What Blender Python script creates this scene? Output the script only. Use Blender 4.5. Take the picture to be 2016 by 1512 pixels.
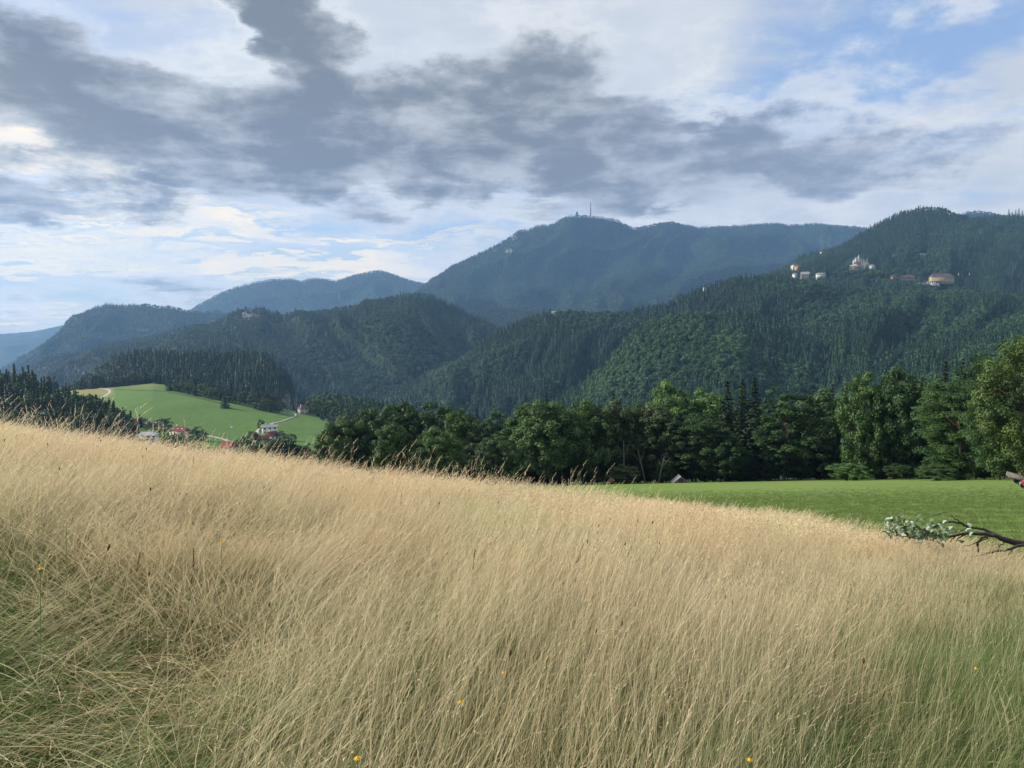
import bpy, math, random
import numpy as np
from mathutils import Vector, Matrix, Euler

for o in list(bpy.data.objects): bpy.data.objects.remove(o)
S = bpy.context.scene
C = S.collection
R = math.radians

# ------------------------------------------------------------------ camera
F, CX, CY = 1480.0, 1008.0, 756.0          # focal length and centre of the photograph, in its pixels
EYE = 1.6
PITCH = math.atan((756.0-655.0)/F)
cam_d = bpy.data.cameras.new('camera')
cam = bpy.data.objects.new('camera', cam_d); C.objects.link(cam)
cam_d.sensor_width = 36; cam_d.lens = F/2016*36
cam_d.clip_start = 0.05; cam_d.clip_end = 60000
cam.location = (0, 0, EYE); cam.rotation_euler = (R(90)-PITCH, 0, 0)
S.camera = cam

# ------------------------------------------------------------------ world, sun, exposure
EXPO = 1.0
SUN_EL, SUN_AZ = R(30), R(-78)             # azimuth measured from the view direction (+Y), negative = left
S.view_settings.view_transform = 'Standard'; S.view_settings.look = 'None'
S.view_settings.gamma = 1; S.view_settings.use_curve_mapping = False
S.view_settings.exposure = EXPO
sd = bpy.data.lights.new('sun', 'SUN'); sun = bpy.data.objects.new('sun', sd); C.objects.link(sun)
sd.energy = 4.2; sd.angle = R(8); sd.color = (1.0, 0.93, 0.82)
sv = Vector((math.sin(SUN_AZ)*math.cos(SUN_EL), math.cos(SUN_AZ)*math.cos(SUN_EL), math.sin(SUN_EL)))
sun.rotation_euler = sv.to_track_quat('Z', 'Y').to_euler()

BG = 0.1
K = 1.0/(BG*2**EXPO)                       # wanted display radiance -> world colour
w = bpy.data.worlds.new('World'); S.world = w; w.use_nodes = True
nt = w.node_tree; nt.nodes.clear()
def N(t, **kw):
    n = nt.nodes.new(t)
    for k, v in kw.items(): setattr(n, k, v)
    return n
def L(a, b): nt.links.new(a, b)
def val(x, sock):
    if isinstance(x, (int, float)): sock.default_value = x
    else: L(x, sock)
def M_(op, a, b=None, c=None, clamp=False):
    n = N('ShaderNodeMath', operation=op, use_clamp=clamp)
    val(a, n.inputs[0])
    if b is not None: val(b, n.inputs[1])
    if c is not None: val(c, n.inputs[2])
    return n.outputs[0]
def ramp01(x, lo, hi):
    n = N('ShaderNodeMapRange', interpolation_type='SMOOTHSTEP'); val(x, n.inputs[0])
    n.inputs[1].default_value = lo; n.inputs[2].default_value = hi
    n.inputs[3].default_value = 0; n.inputs[4].default_value = 1
    return n.outputs[0]
def mixc(f, a, b):
    n = N('ShaderNodeMix', data_type='RGBA'); val(f, n.inputs[0])
    for x, s in ((a, n.inputs[6]), (b, n.inputs[7])):
        if isinstance(x, tuple): s.default_value = (x[0], x[1], x[2], 1)
        else: L(x, s)
    return n.outputs[2]
def kc(*c): return tuple(x*K for x in c)
tc = N('ShaderNodeTexCoord')
sep = N('ShaderNodeSeparateXYZ'); L(tc.outputs['Generated'], sep.inputs[0])
dx, dy, dz = sep.outputs
az = M_('ARCTAN2', dx, dy); el = M_('ARCSINE', dz)
den = M_('ADD', M_('MAXIMUM', dz, 0.0), 0.10)
pv = N('ShaderNodeCombineXYZ'); L(M_('DIVIDE', dx, den), pv.inputs[0]); L(M_('DIVIDE', dy, den), pv.inputs[1])
def noise(vec, scale, detail=8, rough=0.55, dist=0.0, off=(0,0,0), sc=(1,1,1), rot=0):
    mp = N('ShaderNodeMapping'); L(vec, mp.inputs[0]); mp.inputs[1].default_value = off
    mp.inputs[2].default_value = (0,0,rot); mp.inputs[3].default_value = sc
    n = N('ShaderNodeTexNoise'); L(mp.outputs[0], n.inputs['Vector'])
    n.inputs['Scale'].default_value = scale; n.inputs['Detail'].default_value = detail
    n.inputs['Roughness'].default_value = rough; n.inputs['Distortion'].default_value = dist
    return n
nA = noise(pv.outputs[0], 1.1, 10, 0.58, 0.35, (3.1,1.7,0)).outputs[0]
nB = noise(pv.outputs[0], 3.2, 9, 0.6, 0.2, (7.3,0.4,0)).outputs[0]
nC = noise(pv.outputs[0], 1.6, 9, 0.62, 0.6, (1.3,9.1,0), (0.35,1.3,1), R(-20)).outputs[0]   # streaky cirrus
nD = noise(tc.outputs['Generated'], 6.5, 12, 0.62, 0.15, (2.2,6.1,0), (1,1,2.2), 0).outputs[0]
# warp of azimuth/elevation so that the big shapes get ragged outlines
wn = noise(pv.outputs[0], 2.0, 6, 0.6, 0.0, (5,5,0)).outputs[1]
ws = N('ShaderNodeSeparateColor'); L(wn, ws.inputs[0])
ae = N('ShaderNodeCombineXYZ')
L(M_('ADD', az, M_('MULTIPLY', M_('SUBTRACT', ws.outputs[0], 0.5), 0.30)), ae.inputs[0])
L(M_('ADD', el, M_('MULTIPLY', M_('SUBTRACT', ws.outputs[1], 0.5), 0.14)), ae.inputs[1])
def dirof(px, py):
    u, v = (px-CX)/F, (CY-py)/F
    c, s = math.cos(PITCH), math.sin(PITCH)
    x, y, z = u, c+v*s, -s+v*c
    return math.atan2(x, y), math.atan2(z, math.hypot(x, y))
def blob(px, py, rx, ry, ang=0, strength=1.0):
    a, e = dirof(px, py)
    mp = N('ShaderNodeMapping', vector_type='TEXTURE'); L(ae.outputs[0], mp.inputs[0])
    mp.inputs[1].default_value = (a, e, 0); mp.inputs[2].default_value = (0, 0, R(ang))
    mp.inputs[3].default_value = (rx/F, ry/F, 1)
    g = N('ShaderNodeTexGradient', gradient_type='SPHERICAL'); L(mp.outputs[0], g.inputs[0])
    return M_('MULTIPLY', g.outputs['Fac'], strength)
def total(items):
    acc = None
    for it in items:
        b = blob(*it); acc = b if acc is None else M_('ADD', acc, b)
    return acc
dark = total(DARK) if (DARK := [
    (-40,130,330,150,-12,1.1), (250,225,380,150,-14,1.2), (560,290,340,140,-8,1.2), (800,250,380,150,0,1.15),
    (1110,230,300,150,-20,1.15), (1120,330,520,110,0,0.95), (1480,270,420,100,8,0.5), (1650,345,520,80,6,0.6),
    (595,40,125,125,10,1.9), (605,160,55,90,0,0.5), (90,372,260,50,-6,1.0), (430,375,100,22,-10,0.5), (-20,420,130,30,0,0.6),
    (1750,240,300,40,10,0.1)]) else None
gap = total([
    (1640,120,460,170,14,1.15), (1890,60,260,120,20,0.9), (1900,270,200,50,10,0.6), (1780,300,200,25,8,0.5),
    (560,450,330,34,0,0.45), (250,450,260,30,0,0.3), (900,450,130,70,0,0.6), (60,600,520,60,0,0.4), (100,20,260,100,-12,0.6), (420,40,160,70,0,0.4),
    (1900,380,220,50,0,0.6)])
warm = total([(100,520,700,130,0,1.7), (620,500,340,70,0,1.3), (-30,260,330,150,-10,0.9), (60,430,340,90,0,1.1)])
lite = total([(380,110,150,90,0,1.0),(1150,420,500,60,0,.7),(860,120,330,160,0,0.9), (1250,90,420,160,12,0.8), (330,120,260,90,-10,0.7), (60,280,330,80,-12,1.0), (500,520,700,60,0,0.6), (1700,420,600,60,0,0.3)])
sky = N('ShaderNodeTexSky', sky_type='NISHITA', sun_disc=False)
sky.sun_elevation = SUN_EL; sky.sun_rotation = SUN_AZ; sky.altitude = 900; sky.air_density = 1.0; sky.dust_density = 1.2; sky.ozone_density = 1.6
# general cover: thin white cloud nearly everywhere, thinner where the gaps are
cover = ramp01(M_('ADD', M_('ADD', M_('MULTIPLY', nC, 1.3), M_('MULTIPLY', nA, 0.5)), M_('MULTIPLY', gap, -0.62)), 0.16, 0.80)
st = noise(ae.outputs[0], 1.0, 9, 0.62, 0.3, (4,2,0), (3.2,34,1), R(2)).outputs[0]
lowm = M_('MULTIPLY', M_('SUBTRACT', 1.0, ramp01(el, 0.13, 0.24)), M_('SUBTRACT', 1.0, ramp01(az, -0.10, 0.25)))
cover = M_('SUBTRACT', cover, M_('MULTIPLY', lowm, M_('MULTIPLY', M_('SUBTRACT', 1.0, ramp01(st, 0.44, 0.58)), 0.85)), clamp=True)
hz = ramp01(el, 0.0, 0.20)                 # near the horizon
white = mixc(M_('MULTIPLY', warm, 1.3, clamp=True), kc(0.66, 0.69, 0.74), kc(1.45, 1.18, 0.74))
white = mixc(M_('MULTIPLY', M_('MULTIPLY', lite, ramp01(nB, 0.3, 0.75)), 0.8, clamp=True), white, kc(0.86, 0.88, 0.92))
skyc = N('ShaderNodeVectorMath', operation='MULTIPLY'); L(sky.outputs[0], skyc.inputs[0]); skyc.inputs[1].default_value = (0.85, 0.85, 0.85)
skc = mixc(M_('MULTIPLY', M_('SUBTRACT', 1.0, hz), 0.75), mixc(0.55, skyc.outputs[0], kc(0.36, 0.52, 0.84)), kc(0.60, 0.68, 0.62))
col = mixc(M_('MULTIPLY', cover, 0.93), skc, white)
dsum = M_('ADD', dark, M_('ADD', M_('MULTIPLY', M_('SUBTRACT', nA, 0.5), 1.5), M_('MULTIPLY', M_('SUBTRACT', nD, 0.5), 2.6)))
dsum = M_('ADD', dsum, M_('MULTIPLY', M_('SUBTRACT', ramp01(az, -1.2, 3.0), 0.0), 0.0))
dm = ramp01(dsum, 0.22, 0.78)
dcol = mixc(ramp01(M_('ADD', M_('MULTIPLY', dsum, 0.42), M_('ADD', M_('MULTIPLY', M_('SUBTRACT', nB, 0.5), 1.5), M_('MULTIPLY', M_('SUBTRACT', nD, 0.5), 1.3))), 0.0, 0.75), kc(0.54, 0.56, 0.58), kc(0.175, 0.190, 0.212))
rt = ramp01(az, -0.1, 0.55)
dcol = mixc(M_('MULTIPLY', rt, 0.45), dcol, kc(0.33, 0.42, 0.60))
rim = M_('MULTIPLY', M_('MULTIPLY', ramp01(dsum, -0.30, 0.30), M_('SUBTRACT', 1.0, dm)), ramp01(nD, 0.35, 0.62))
col = mixc(M_('MULTIPLY', rim, 0.75), col, kc(0.92, 0.92, 0.90))
col = mixc(M_('MULTIPLY', dm, 0.93), col, dcol)
bg = N('ShaderNodeBackground'); bg.inputs[1].default_value = BG; L(col, bg.inputs[0])
wo = N('ShaderNodeOutputWorld'); L(bg.outputs[0], wo.inputs[0])

# ------------------------------------------------------------------ small toolkit
rng = np.random.default_rng(7)
def P3(px, py, D):
    """point at depth D (along +Y) seen at photograph pixel (px, py)"""
    u, v = (px-CX)/F, (CY-py)/F
    c, s = math.cos(PITCH), math.sin(PITCH)
    x, y, z = u, c+v*s, -s+v*c
    k = D/y
    return np.array([x*k, D, EYE+z*k])
def proj(x, y, z):
    c, s = math.cos(PITCH), math.sin(PITCH)
    zz = z-EYE
    d = y*c - zz*s; v = (y*s+zz*c)/d
    return CX+F*x/d, CY-F*v
def tag(o, label, cat=None, group=None, kind=None):
    o['label'] = label
    if cat: o['category'] = cat
    if group: o['group'] = group
    if kind: o['kind'] = kind
    return o
def mesh(name, verts, faces, mats=None, attrs=None, smooth=False, corner=None, midx=None):
    """fast mesh from numpy: verts (n,3), faces (m,3|4) array or list of arrays"""
    me = bpy.data.meshes.new(name)
    verts = np.asarray(verts, np.float32)
    if isinstance(faces, list) and len(faces) and isinstance(faces[0], np.ndarray): fl = faces
    else: fl = [np.asarray(faces)] if not isinstance(faces, list) else None
    if fl is None:
        me.from_pydata(verts.tolist(), [], faces)
    else:
        fl = [f for f in fl if len(f)]
        li = np.concatenate([f.reshape(-1) for f in fl]).astype(np.int32)
        ct = np.concatenate([np.full(len(f), f.shape[1]) for f in fl]).astype(np.int32)
        st = np.concatenate([[0], np.cumsum(ct)[:-1]]).astype(np.int32)
        me.vertices.add(len(verts)); me.vertices.foreach_set('co', verts.reshape(-1))
        me.loops.add(len(li)); me.loops.foreach_set('vertex_index', li)
        me.polygons.add(len(ct)); me.polygons.foreach_set('loop_start', st)
        me.polygons.foreach_set('loop_total', ct)
        me.update(calc_edges=True)
    for m in (mats or []): me.materials.append(m)
    if midx is not None: me.polygons.foreach_set('material_index', np.asarray(midx, np.int32))
    for k, a in (attrs or {}).items():
        at = me.attributes.new(k, 'FLOAT', 'POINT'); at.data.foreach_set('value', np.asarray(a, np.float32))
    if smooth: me.polygons.foreach_set('use_smooth', np.ones(len(me.polygons), bool))
    me.update()
    return me
def link(name, me, parent=None, loc=None, rz=0):
    o = bpy.data.objects.new(name, me); C.objects.link(o)
    if loc is not None: o.location = tuple(float(a) for a in loc)
    o.rotation_euler = (0, 0, rz)
    if parent: o.parent = parent
    return o

# numpy value noise
def _h(ix, iy, seed):
    n = (ix.astype(np.int64)*374761393 + iy.astype(np.int64)*668265263 + seed*1442695041) & 0xffffffff
    n = ((n ^ (n >> 13)) * 1274126177) & 0xffffffff
    n = n ^ (n >> 16)
    return (n & 0xffff)/65535.0
def vnoise(x, y, seed=0):
    x = np.asarray(x, float); y = np.asarray(y, float)
    ix, iy = np.floor(x), np.floor(y); fx, fy = x-ix, y-iy
    fx = fx*fx*(3-2*fx); fy = fy*fy*(3-2*fy)
    a, b = _h(ix, iy, seed), _h(ix+1, iy, seed); c, d = _h(ix, iy+1, seed), _h(ix+1, iy+1, seed)
    return (a*(1-fx)+b*fx)*(1-fy)+(c*(1-fx)+d*fx)*fy
def fbm(x, y, o=4, seed=0):
    s = 0; a = 0.5; t = 0
    for i in range(o):
        s = s+a*vnoise(x, y, seed+i*17); t += a; a *= .5; x = x*2.03+11.3; y = y*2.03+5.7
    return s/t
def sstep(x, a, b):
    t = np.clip((x-a)/(b-a), 0, 1); return t*t*(3-2*t)

# ------------------------------------------------------------------ materials
def material(name, rough=0.8, spec=0.2):
    m = bpy.data.materials.new(name); m.use_nodes = True
    t = m.node_tree; b = t.nodes['Principled BSDF']
    b.inputs['Roughness'].default_value = rough; b.inputs['Specular IOR Level'].default_value = spec
    return m, t, b
def nn(t, ty, **kw):
    n = t.nodes.new(ty)
    for k, v in kw.items(): setattr(n, k, v)
    return n
def rgbramp(t, fac, stops):
    r = nn(t, 'ShaderNodeValToRGB'); e = r.color_ramp.elements
    while len(e) < len(stops): e.new(0.5)
    for i, (p, c) in enumerate(stops): e[i].position = p; e[i].color = (*c, 1)
    t.links.new(fac, r.inputs[0]); return r.outputs[0]
def tnoise(t, scale, detail=5, rough=0.6, coord='Object', sc=None):
    c = nn(t, 'ShaderNodeTexCoord'); o = c.outputs[coord]
    if sc:
        mp = nn(t, 'ShaderNodeMapping'); t.links.new(o, mp.inputs[0]); mp.inputs[3].default_value = sc; o = mp.outputs[0]
    n = nn(t, 'ShaderNodeTexNoise'); t.links.new(o, n.inputs['Vector'])
    n.inputs['Scale'].default_value = scale; n.inputs['Detail'].default_value = detail; n.inputs['Roughness'].default_value = rough
    return n.outputs[0]
def tmix(t, f, a, b, mode='MIX'):
    n = nn(t, 'ShaderNodeMix', data_type='RGBA', blend_type=mode)
    for x, s in ((f, n.inputs[0]), (a, n.inputs[6]), (b, n.inputs[7])):
        if isinstance(x, tuple): s.default_value = (*x, 1)
        elif isinstance(x, (int, float)): s.default_value = x
        else: t.links.new(x, s)
    return n.outputs[2]
def bump(t, b, h, strength=0.5, dist=0.1):
    n = nn(t, 'ShaderNodeBump'); n.inputs['Strength'].default_value = strength; n.inputs['Distance'].default_value = dist
    t.links.new(h, n.inputs['Height']); t.links.new(n.outputs[0], b.inputs['Normal'])
def simple(name, c, rough=0.8, var=0.25, scale=3.0, spec=0.2, bmp=0.0):
    m, t, b = material(name, rough, spec)
    n = tnoise(t, scale, 5)
    t.links.new(rgbramp(t, n, [(0.3, tuple(x*(1-var) for x in c)), (0.7, tuple(min(1, x*(1+var)) for x in c))]), b.inputs['Base Color'])
    if bmp: bump(t, b, n, bmp, 0.05)
    return m
def foliage(name, stops, transl=0.25, instanced=False, attr='tint', rough=0.6):
    """leaf material: colour varies from plant to plant and from clump to clump"""
    m, t, b = material(name, rough, 0.25)
    oi = nn(t, 'ShaderNodeObjectInfo')
    at = nn(t, 'ShaderNodeAttribute', attribute_name=attr)
    a = nn(t, 'ShaderNodeMath', operation='MULTIPLY_ADD'); t.links.new(oi.outputs['Random'], a.inputs[0]); a.inputs[1].default_value = 0.45
    t.links.new(at.outputs['Fac'], a.inputs[2])
    col = rgbramp(t, a.outputs[0], stops)
    if instanced:
        ai = nn(t, 'ShaderNodeAttribute', attribute_name='patch', attribute_type='INSTANCER')
        col = tmix(t, ai.outputs['Fac'], col, instanced)
    t.links.new(col, b.inputs['Base Color'])
    if transl:
        tr = nn(t, 'ShaderNodeBsdfTranslucent'); t.links.new(tmix(t, 1.0, col, (1.0, 1.0, 0.5), 'MULTIPLY'), tr.inputs[0])
        mx = nn(t, 'ShaderNodeMixShader'); mx.inputs[0].default_value = transl
        t.links.new(b.outputs[0], mx.inputs[1]); t.links.new(tr.outputs[0], mx.inputs[2])
        t.links.new(mx.outputs[0], t.nodes['Material Output'].inputs[0])
    return m
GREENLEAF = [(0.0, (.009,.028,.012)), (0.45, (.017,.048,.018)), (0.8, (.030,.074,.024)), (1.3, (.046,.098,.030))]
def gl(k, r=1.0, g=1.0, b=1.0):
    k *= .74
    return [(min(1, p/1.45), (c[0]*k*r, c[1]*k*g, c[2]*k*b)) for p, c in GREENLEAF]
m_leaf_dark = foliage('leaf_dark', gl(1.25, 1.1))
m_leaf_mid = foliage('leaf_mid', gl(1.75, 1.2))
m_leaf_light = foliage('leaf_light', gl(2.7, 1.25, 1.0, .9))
m_leaf_yellow = foliage('leaf_yellowish', gl(1.8, 1.5, 1.05, .85))
m_leaf_dull = foliage('leaf_dull', gl(1.5, 1.4, .95, 1.2))
m_needle = foliage('needle', gl(0.62, .95, .9, 1.15), transl=0.0)
m_far_broad = foliage('far_broadleaf', gl(1.25, .9, 1.0, 1.0), transl=0.0, instanced=(.052,.115,.030))
m_far_conif = foliage('far_conifer', gl(0.95, .8, 1.0, 1.15), transl=0.0, instanced=(.034,.085,.030))
m_bark = simple('bark', (.075,.062,.048), 0.9, .4, 6, bmp=.5)
m_floor, t_, b_ = material('forest_floor', 0.95, 0.05)
n_ = tnoise(t_, 0.004, 8)
t_.links.new(rgbramp(t_, n_, [(0.3, (.016,.026,.013)), (0.55, (.022,.038,.017)), (0.75, (.032,.05,.022))]), b_.inputs['Base Color'])
m_rock, t_, b_ = material('limestone_rock', 0.9, 0.1)
n_ = tnoise(t_, 0.06, 10, .7, sc=(1,1,.35))
t_.links.new(rgbramp(t_, n_, [(0.40, (.03,.04,.028)), (0.52, (.09,.09,.08)), (0.74, (.18,.17,.155))]), b_.inputs['Base Color'])
bump(t_, b_, n_, .8, 4)

# ------------------------------------------------------------------ ridge builder
ZMIN = -418.0
class Layer: pass
def interp_row(row, xs):
    row = sorted(row); px = [r[0] for r in row]
    # smooth the polyline slightly
    py = np.interp(xs, px, [r[1] for r in row]); D = np.interp(xs, px, [r[2] for r in row])
    k = max(1, int(12/(xs[1]-xs[0])))
    if k > 1:
        ker = np.hanning(k+2); ker /= ker.sum()
        D = np.convolve(np.pad(D, (len(ker)//2,)*2, 'edge'), ker, 'valid')[:len(xs)]
        py = np.convolve(np.pad(py, (len(ker)//2,)*2, 'edge'), ker, 'valid')[:len(xs)]
    return py, D
def make_layer(name, label, rows, mat, tree=0, dx=8, nt=60, spur=0, spf=1.0, seed=1, back=1.0, kind='structure', cat='hill', rough=0.0, smooth_d=True):
    """rows: crest first, foot last, each a list of (px, py, distance) in the photograph.
       tree: height in metres of the trees that stand on it (the ground is that much lower)."""
    x0 = min(r[0] for r in rows[0]); x1 = max(r[0] for r in rows[0])
    xs = np.arange(x0, x1+dx, dx, dtype=float)
    R_ = []
    for row in rows:
        py, D = interp_row(row, xs)
        if smooth_d:
            ker = np.hanning(21); ker /= ker.sum()
            D = np.convolve(np.pad(D, 10, 'edge'), ker, 'valid')
        R_.append(np.array([P3(a, b, d)-np.array([0,0,tree*.8]) for a, b, d in zip(xs, py, D)]))
    R_ = np.array(R_)                        # rows, nx, 3
    tr = np.linspace(0, 1, len(R_)); tt = np.linspace(0, 1, nt)
    G = np.empty((nt, len(xs), 3))
    if len(R_) >= 3:                         # monotone smooth interpolation (Catmull-Rom)
        for a, t in enumerate(tt):
            f = t*(len(R_)-1); i = min(int(f), len(R_)-2); s = f-i
            p1, p2 = R_[i], R_[i+1]
            p0 = R_[i-1] if i > 0 else 2*p1-p2
            p3 = R_[i+2] if i+2 < len(R_) else 2*p2-p1
            G[a] = 0.5*((2*p1)+(-p0+p2)*s+(2*p0-5*p1+4*p2-p3)*s*s+(-p0+3*p1-3*p2+p3)*s**3)
    else:
        for a, t in enumerate(tt): G[a] = R_[0]*(1-t)+R_[1]*t
    if spur:
        T, X = np.meshgrid(tt, xs, indexing='ij')
        win = np.sin(np.pi*np.clip(T, 0, 1))**.6
        wx = X/260.0*spf + T*1.1*np.sin(X/900.+seed) + 1.3*fbm(X/420.+3, T*2.2+seed, 3, seed)
        r1 = 1-np.abs(2*vnoise(wx, T*1.3+seed*3.1, seed)-1)*1.0
        r2 = 1-np.abs(2*vnoise(wx*2.7+9, T*3.4+1.7, seed+5)-1)
        r3 = fbm(wx*7, T*7, 4, seed+9)
        disp = (r1*.6+r2*.3+r3*.22-.5)*win*spur
        G[:, :, 1] -= disp; G[:, :, 2] += disp*.45
    if rough:
        r = (fbm(G[:, :, 0]/rough[0], G[:, :, 1]/rough[0], 5, seed+3)-.5)*rough[1]
        G[:, :, 2] += r*np.sin(np.pi*tt)[:, None]**.5
    # back slope
    bk = []
    c0 = G[0]; rise = np.maximum(c0[:, 2]-ZMIN, 60)
    for f in (0.06, 0.2, 0.5, 1.0):
        b = c0.copy(); b[:, 1] += rise*f*2.0*back; b[:, 0] *= b[:, 1]/c0[:, 1]; b[:, 2] = c0[:, 2]-rise*f*.98*min(1, f*2.2)
        bk.append(b)
    A = np.concatenate([np.array(bk[::-1]), G]); A[:, :, 2] = np.maximum(A[:, :, 2], ZMIN)
    ny, nx = A.shape[:2]
    idx = np.arange(ny*nx).reshape(ny, nx)
    f = np.stack([idx[:-1, :-1], idx[1:, :-1], idx[1:, 1:], idx[:-1, 1:]], -1).reshape(-1, 4)
    me = mesh(name, A.reshape(-1, 3), f, [mat], smooth=True)
    o = link(name, me); tag(o, label, cat, kind=kind)
    ly = Layer(); ly.G = G; ly.xs = xs; ly.tt = tt; ly.o = o; ly.tree = tree
    return ly
def on(ly, px, py):
    """ground point of the layer seen at photograph pixel px, py"""
    i = np.clip((px-ly.xs[0])/(ly.xs[1]-ly.xs[0]), 0, len(ly.xs)-1.001); a = int(i); s = i-a
    col = ly.G[:, a]*(1-s)+ly.G[:, a+1]*s
    pp = proj(col[:, 0], col[:, 1], col[:, 2])[1]
    pp = np.maximum.accumulate(pp)
    t = np.interp(py, pp, np.arange(len(pp)))
    k = min(int(t), len(pp)-2); q = t-k
    return col[k]*(1-q)+col[k+1]*q

# ------------------------------------------------------------------ far terrain (treetop silhouettes as in the photograph)
flat = lambda pts, D: [(a, b, D) for a, b in pts]
base = link('valley_floor', mesh('valley_floor', [(-30000,-300,ZMIN-1),(30000,-300,ZMIN-1),(30000,30000,ZMIN-1),(-30000,30000,ZMIN-1)], np.array([[0,1,2,3]]), [m_floor]))
tag(base, 'dark wooded lowland floor far below the hills', 'ground', kind='structure')

Lplain = make_layer('far_hills', 'pale blue plain of low hills at the far left horizon',
    [flat([(-500,668),(-200,672),(0,670),(40,668),(80,664),(120,672),(200,680),(420,690)], 8600),
     flat([(-500,740),(420,740)], 7000)], m_floor, dx=8, nt=30, spur=500, spf=2, seed=31)
Ldist = make_layer('far_hills', 'faint blue ridge on the horizon at the far left',
    [flat([(-500,640),(-300,650),(-100,655),(0,658),(30,658),(60,655),(100,646),(130,640),(200,650),(400,690)], 9900),
     flat([(-500,700),(400,700)], 9000)], m_floor, dx=8, nt=20, spur=400, seed=32)
L2 = make_layer('distant_ridge', 'blue rounded mountain ridge left of the mast mountain',
    [flat([(300,650),(370,611),(400,594),(430,577),(470,563),(500,555),(540,549),(575,549),(590,554),(612,547),(640,548),(660,554),(690,543),(715,537),(745,533),(765,538),(785,546),(810,554),(845,559),(900,575),(1000,600)], 7600),
     flat([(300,720),(1000,700)], 5900)], m_floor, tree=16, dx=5, nt=70, spur=420, spf=1.6, seed=4, cat='mountain')
Lback = make_layer('distant_ridge', 'hazy ridge showing behind the wooded peak at the far right',
    [flat([(1800,440),(1870,424),(1900,417),(1930,415),(1960,420),(1990,427),(2040,432),(2200,450),(2500,470)], 5200),
     flat([(1800,520),(2500,540)], 4300)], m_floor, tree=16, dx=6, nt=24, spur=150, seed=5)
L1 = make_layer('mast_mountain', 'large dark blue mountain carrying two masts on its top',
    [[(780,600,5600),(840,568,5700),(860,549,5750),(885,534,5800),(915,516,5850),(940,504,5850),(960,492,5850),(985,478,5850),(1003,468,5850),(1020,454,5900),(1045,451,5900),(1055,445,5900),(1085,443,5950),(1098,436,5950),(1110,428,5950),(1125,425,5950),(1150,424,5950),(1190,428,6000),(1215,433,6000),(1235,443,6050),(1250,449,6100),(1275,444,6200),(1300,439,6300),(1325,437,6400),(1345,443,6500),(1370,447,6600),(1420,446,6700),(1470,443,6800),(1510,440,6900),(1550,443,6900),(1580,441,6800),(1610,441,6800),(1640,443,6800),(1700,448,6800),(1760,470,6800),(1900,500,6800)],
     [(780,640,5200),(850,600,5200),(1000,540,5250),(1150,505,5350),(1250,510,5500),(1400,510,5900),(1600,510,6200),(1900,540,6200)],
     [(780,690,4700),(1000,610,4600),(1200,590,4600),(1400,580,4900),(1600,560,5300),(1900,600,5300)],
     [(780,760,4100),(1000,690,4000),(1200,660,4000),(1400,650,4200),(1600,640,4500),(1900,660,4500)]],
    m_floor, tree=17, dx=4, nt=130, spur=520, spf=1.8, seed=6, cat='mountain')
L3 = make_layer('blue_ridge', 'blue rounded ridge at the left in front of the far hills',
    [flat([(-500,790),(-150,760),(-40,750),(0,728),(25,712),(50,697),(75,682),(100,668),(120,654),(145,633),(165,618),(190,607),(215,600),(240,602),(270,601),(295,598),(310,602),(340,604),(365,610),(400,613),(430,611),(455,618),(520,640),(620,680)], 4700),
     flat([(-500,900),(0,790),(300,760),(620,760)], 3700)], m_floor, tree=17, dx=4, nt=80, spur=300, spf=1.8, seed=8)
L5b = make_layer('back_ridge', 'wooded saddle between the middle ridge and the mast mountain',
    [[(780,600,3800),(880,602,3800),(900,604,3800),(930,601,3800),(960,603,3800),(1000,608,3750),(1040,612,3700),(1080,622,3600),(1150,640,3500),(1300,660,3400)],
     [(780,700,3000),(1300,740,2700)]], m_floor, tree=17, dx=5, nt=50, spur=180, spf=2, seed=9)
L5 = make_layer('middle_ridge', 'long wooded middle ridge with pale crags',
    [[(-60,770,3000),(20,742,3000),(60,722,3000),(95,700,3000),(130,694,2950),(150,698,2900),(180,690,2900),(220,676,2900),(260,668,2850),(300,659,2850),(345,650,2800),(380,641,2750),(410,637,2750),(440,628,2700),(455,617,2650),(470,608,2650),(485,604,2650),(500,605,2650),(515,604,2650),(530,612,2650),(560,618,2650),(590,613,2650),(620,611,2650),(650,606,2600),(700,600,2600),(735,590,2550),(770,583,2550),(800,580,2500),(830,576,2500),(850,579,2500),(870,588,2500),(890,598,2500),(930,620,2500),(1000,650,2500),(1080,700,2500),(1140,760,2500)],
     [(-60,800,2600),(200,730,2450),(500,680,2250),(800,650,2150),(930,670,2200),(1140,780,2300)],
     [(-60,900,2100),(200,830,2000),(500,790,1850),(800,790,1800),(1140,870,2000)]],
    m_floor, tree=16, dx=4, nt=110, spur=180, spf=2.2, seed=10)
L9 = make_layer('peak_hill', 'dark wooded peak at the right above the hotels',
    [[(1380,590,2700),(1430,560,2700),(1500,540,2700),(1540,528,2700),(1570,508,2700),(1600,497,2700),(1640,489,2700),(1660,481,2750),(1690,462,2800),(1710,450,2800),(1730,438,2850),(1760,424,2850),(1785,414,2900),(1810,408,2900),(1835,406,2900),(1855,409,2900),(1880,420,2900),(1910,427,2950),(1950,428,3000),(1985,425,3000),(2030,424,3000),(2200,430,3000),(2500,440,3000)],
     [(1380,610,2350),(1500,560,2350),(1600,535,2300),(1700,520,2300),(1850,510,2300),(2030,515,2300),(2500,540,2300)],
     [(1380,640,2050),(1500,600,2050),(1600,572,2050),(1700,562,2050),(1850,566,2000),(2030,575,2000),(2500,600,2000)],
     [(1380,720,1700),(1500,700,1700),(1700,680,1600),(1850,680,1550),(2030,690,1500),(2500,700,1500)]],
    m_floor, tree=16, dx=4, nt=110, spur=95, spf=2.2, seed=11)
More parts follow.
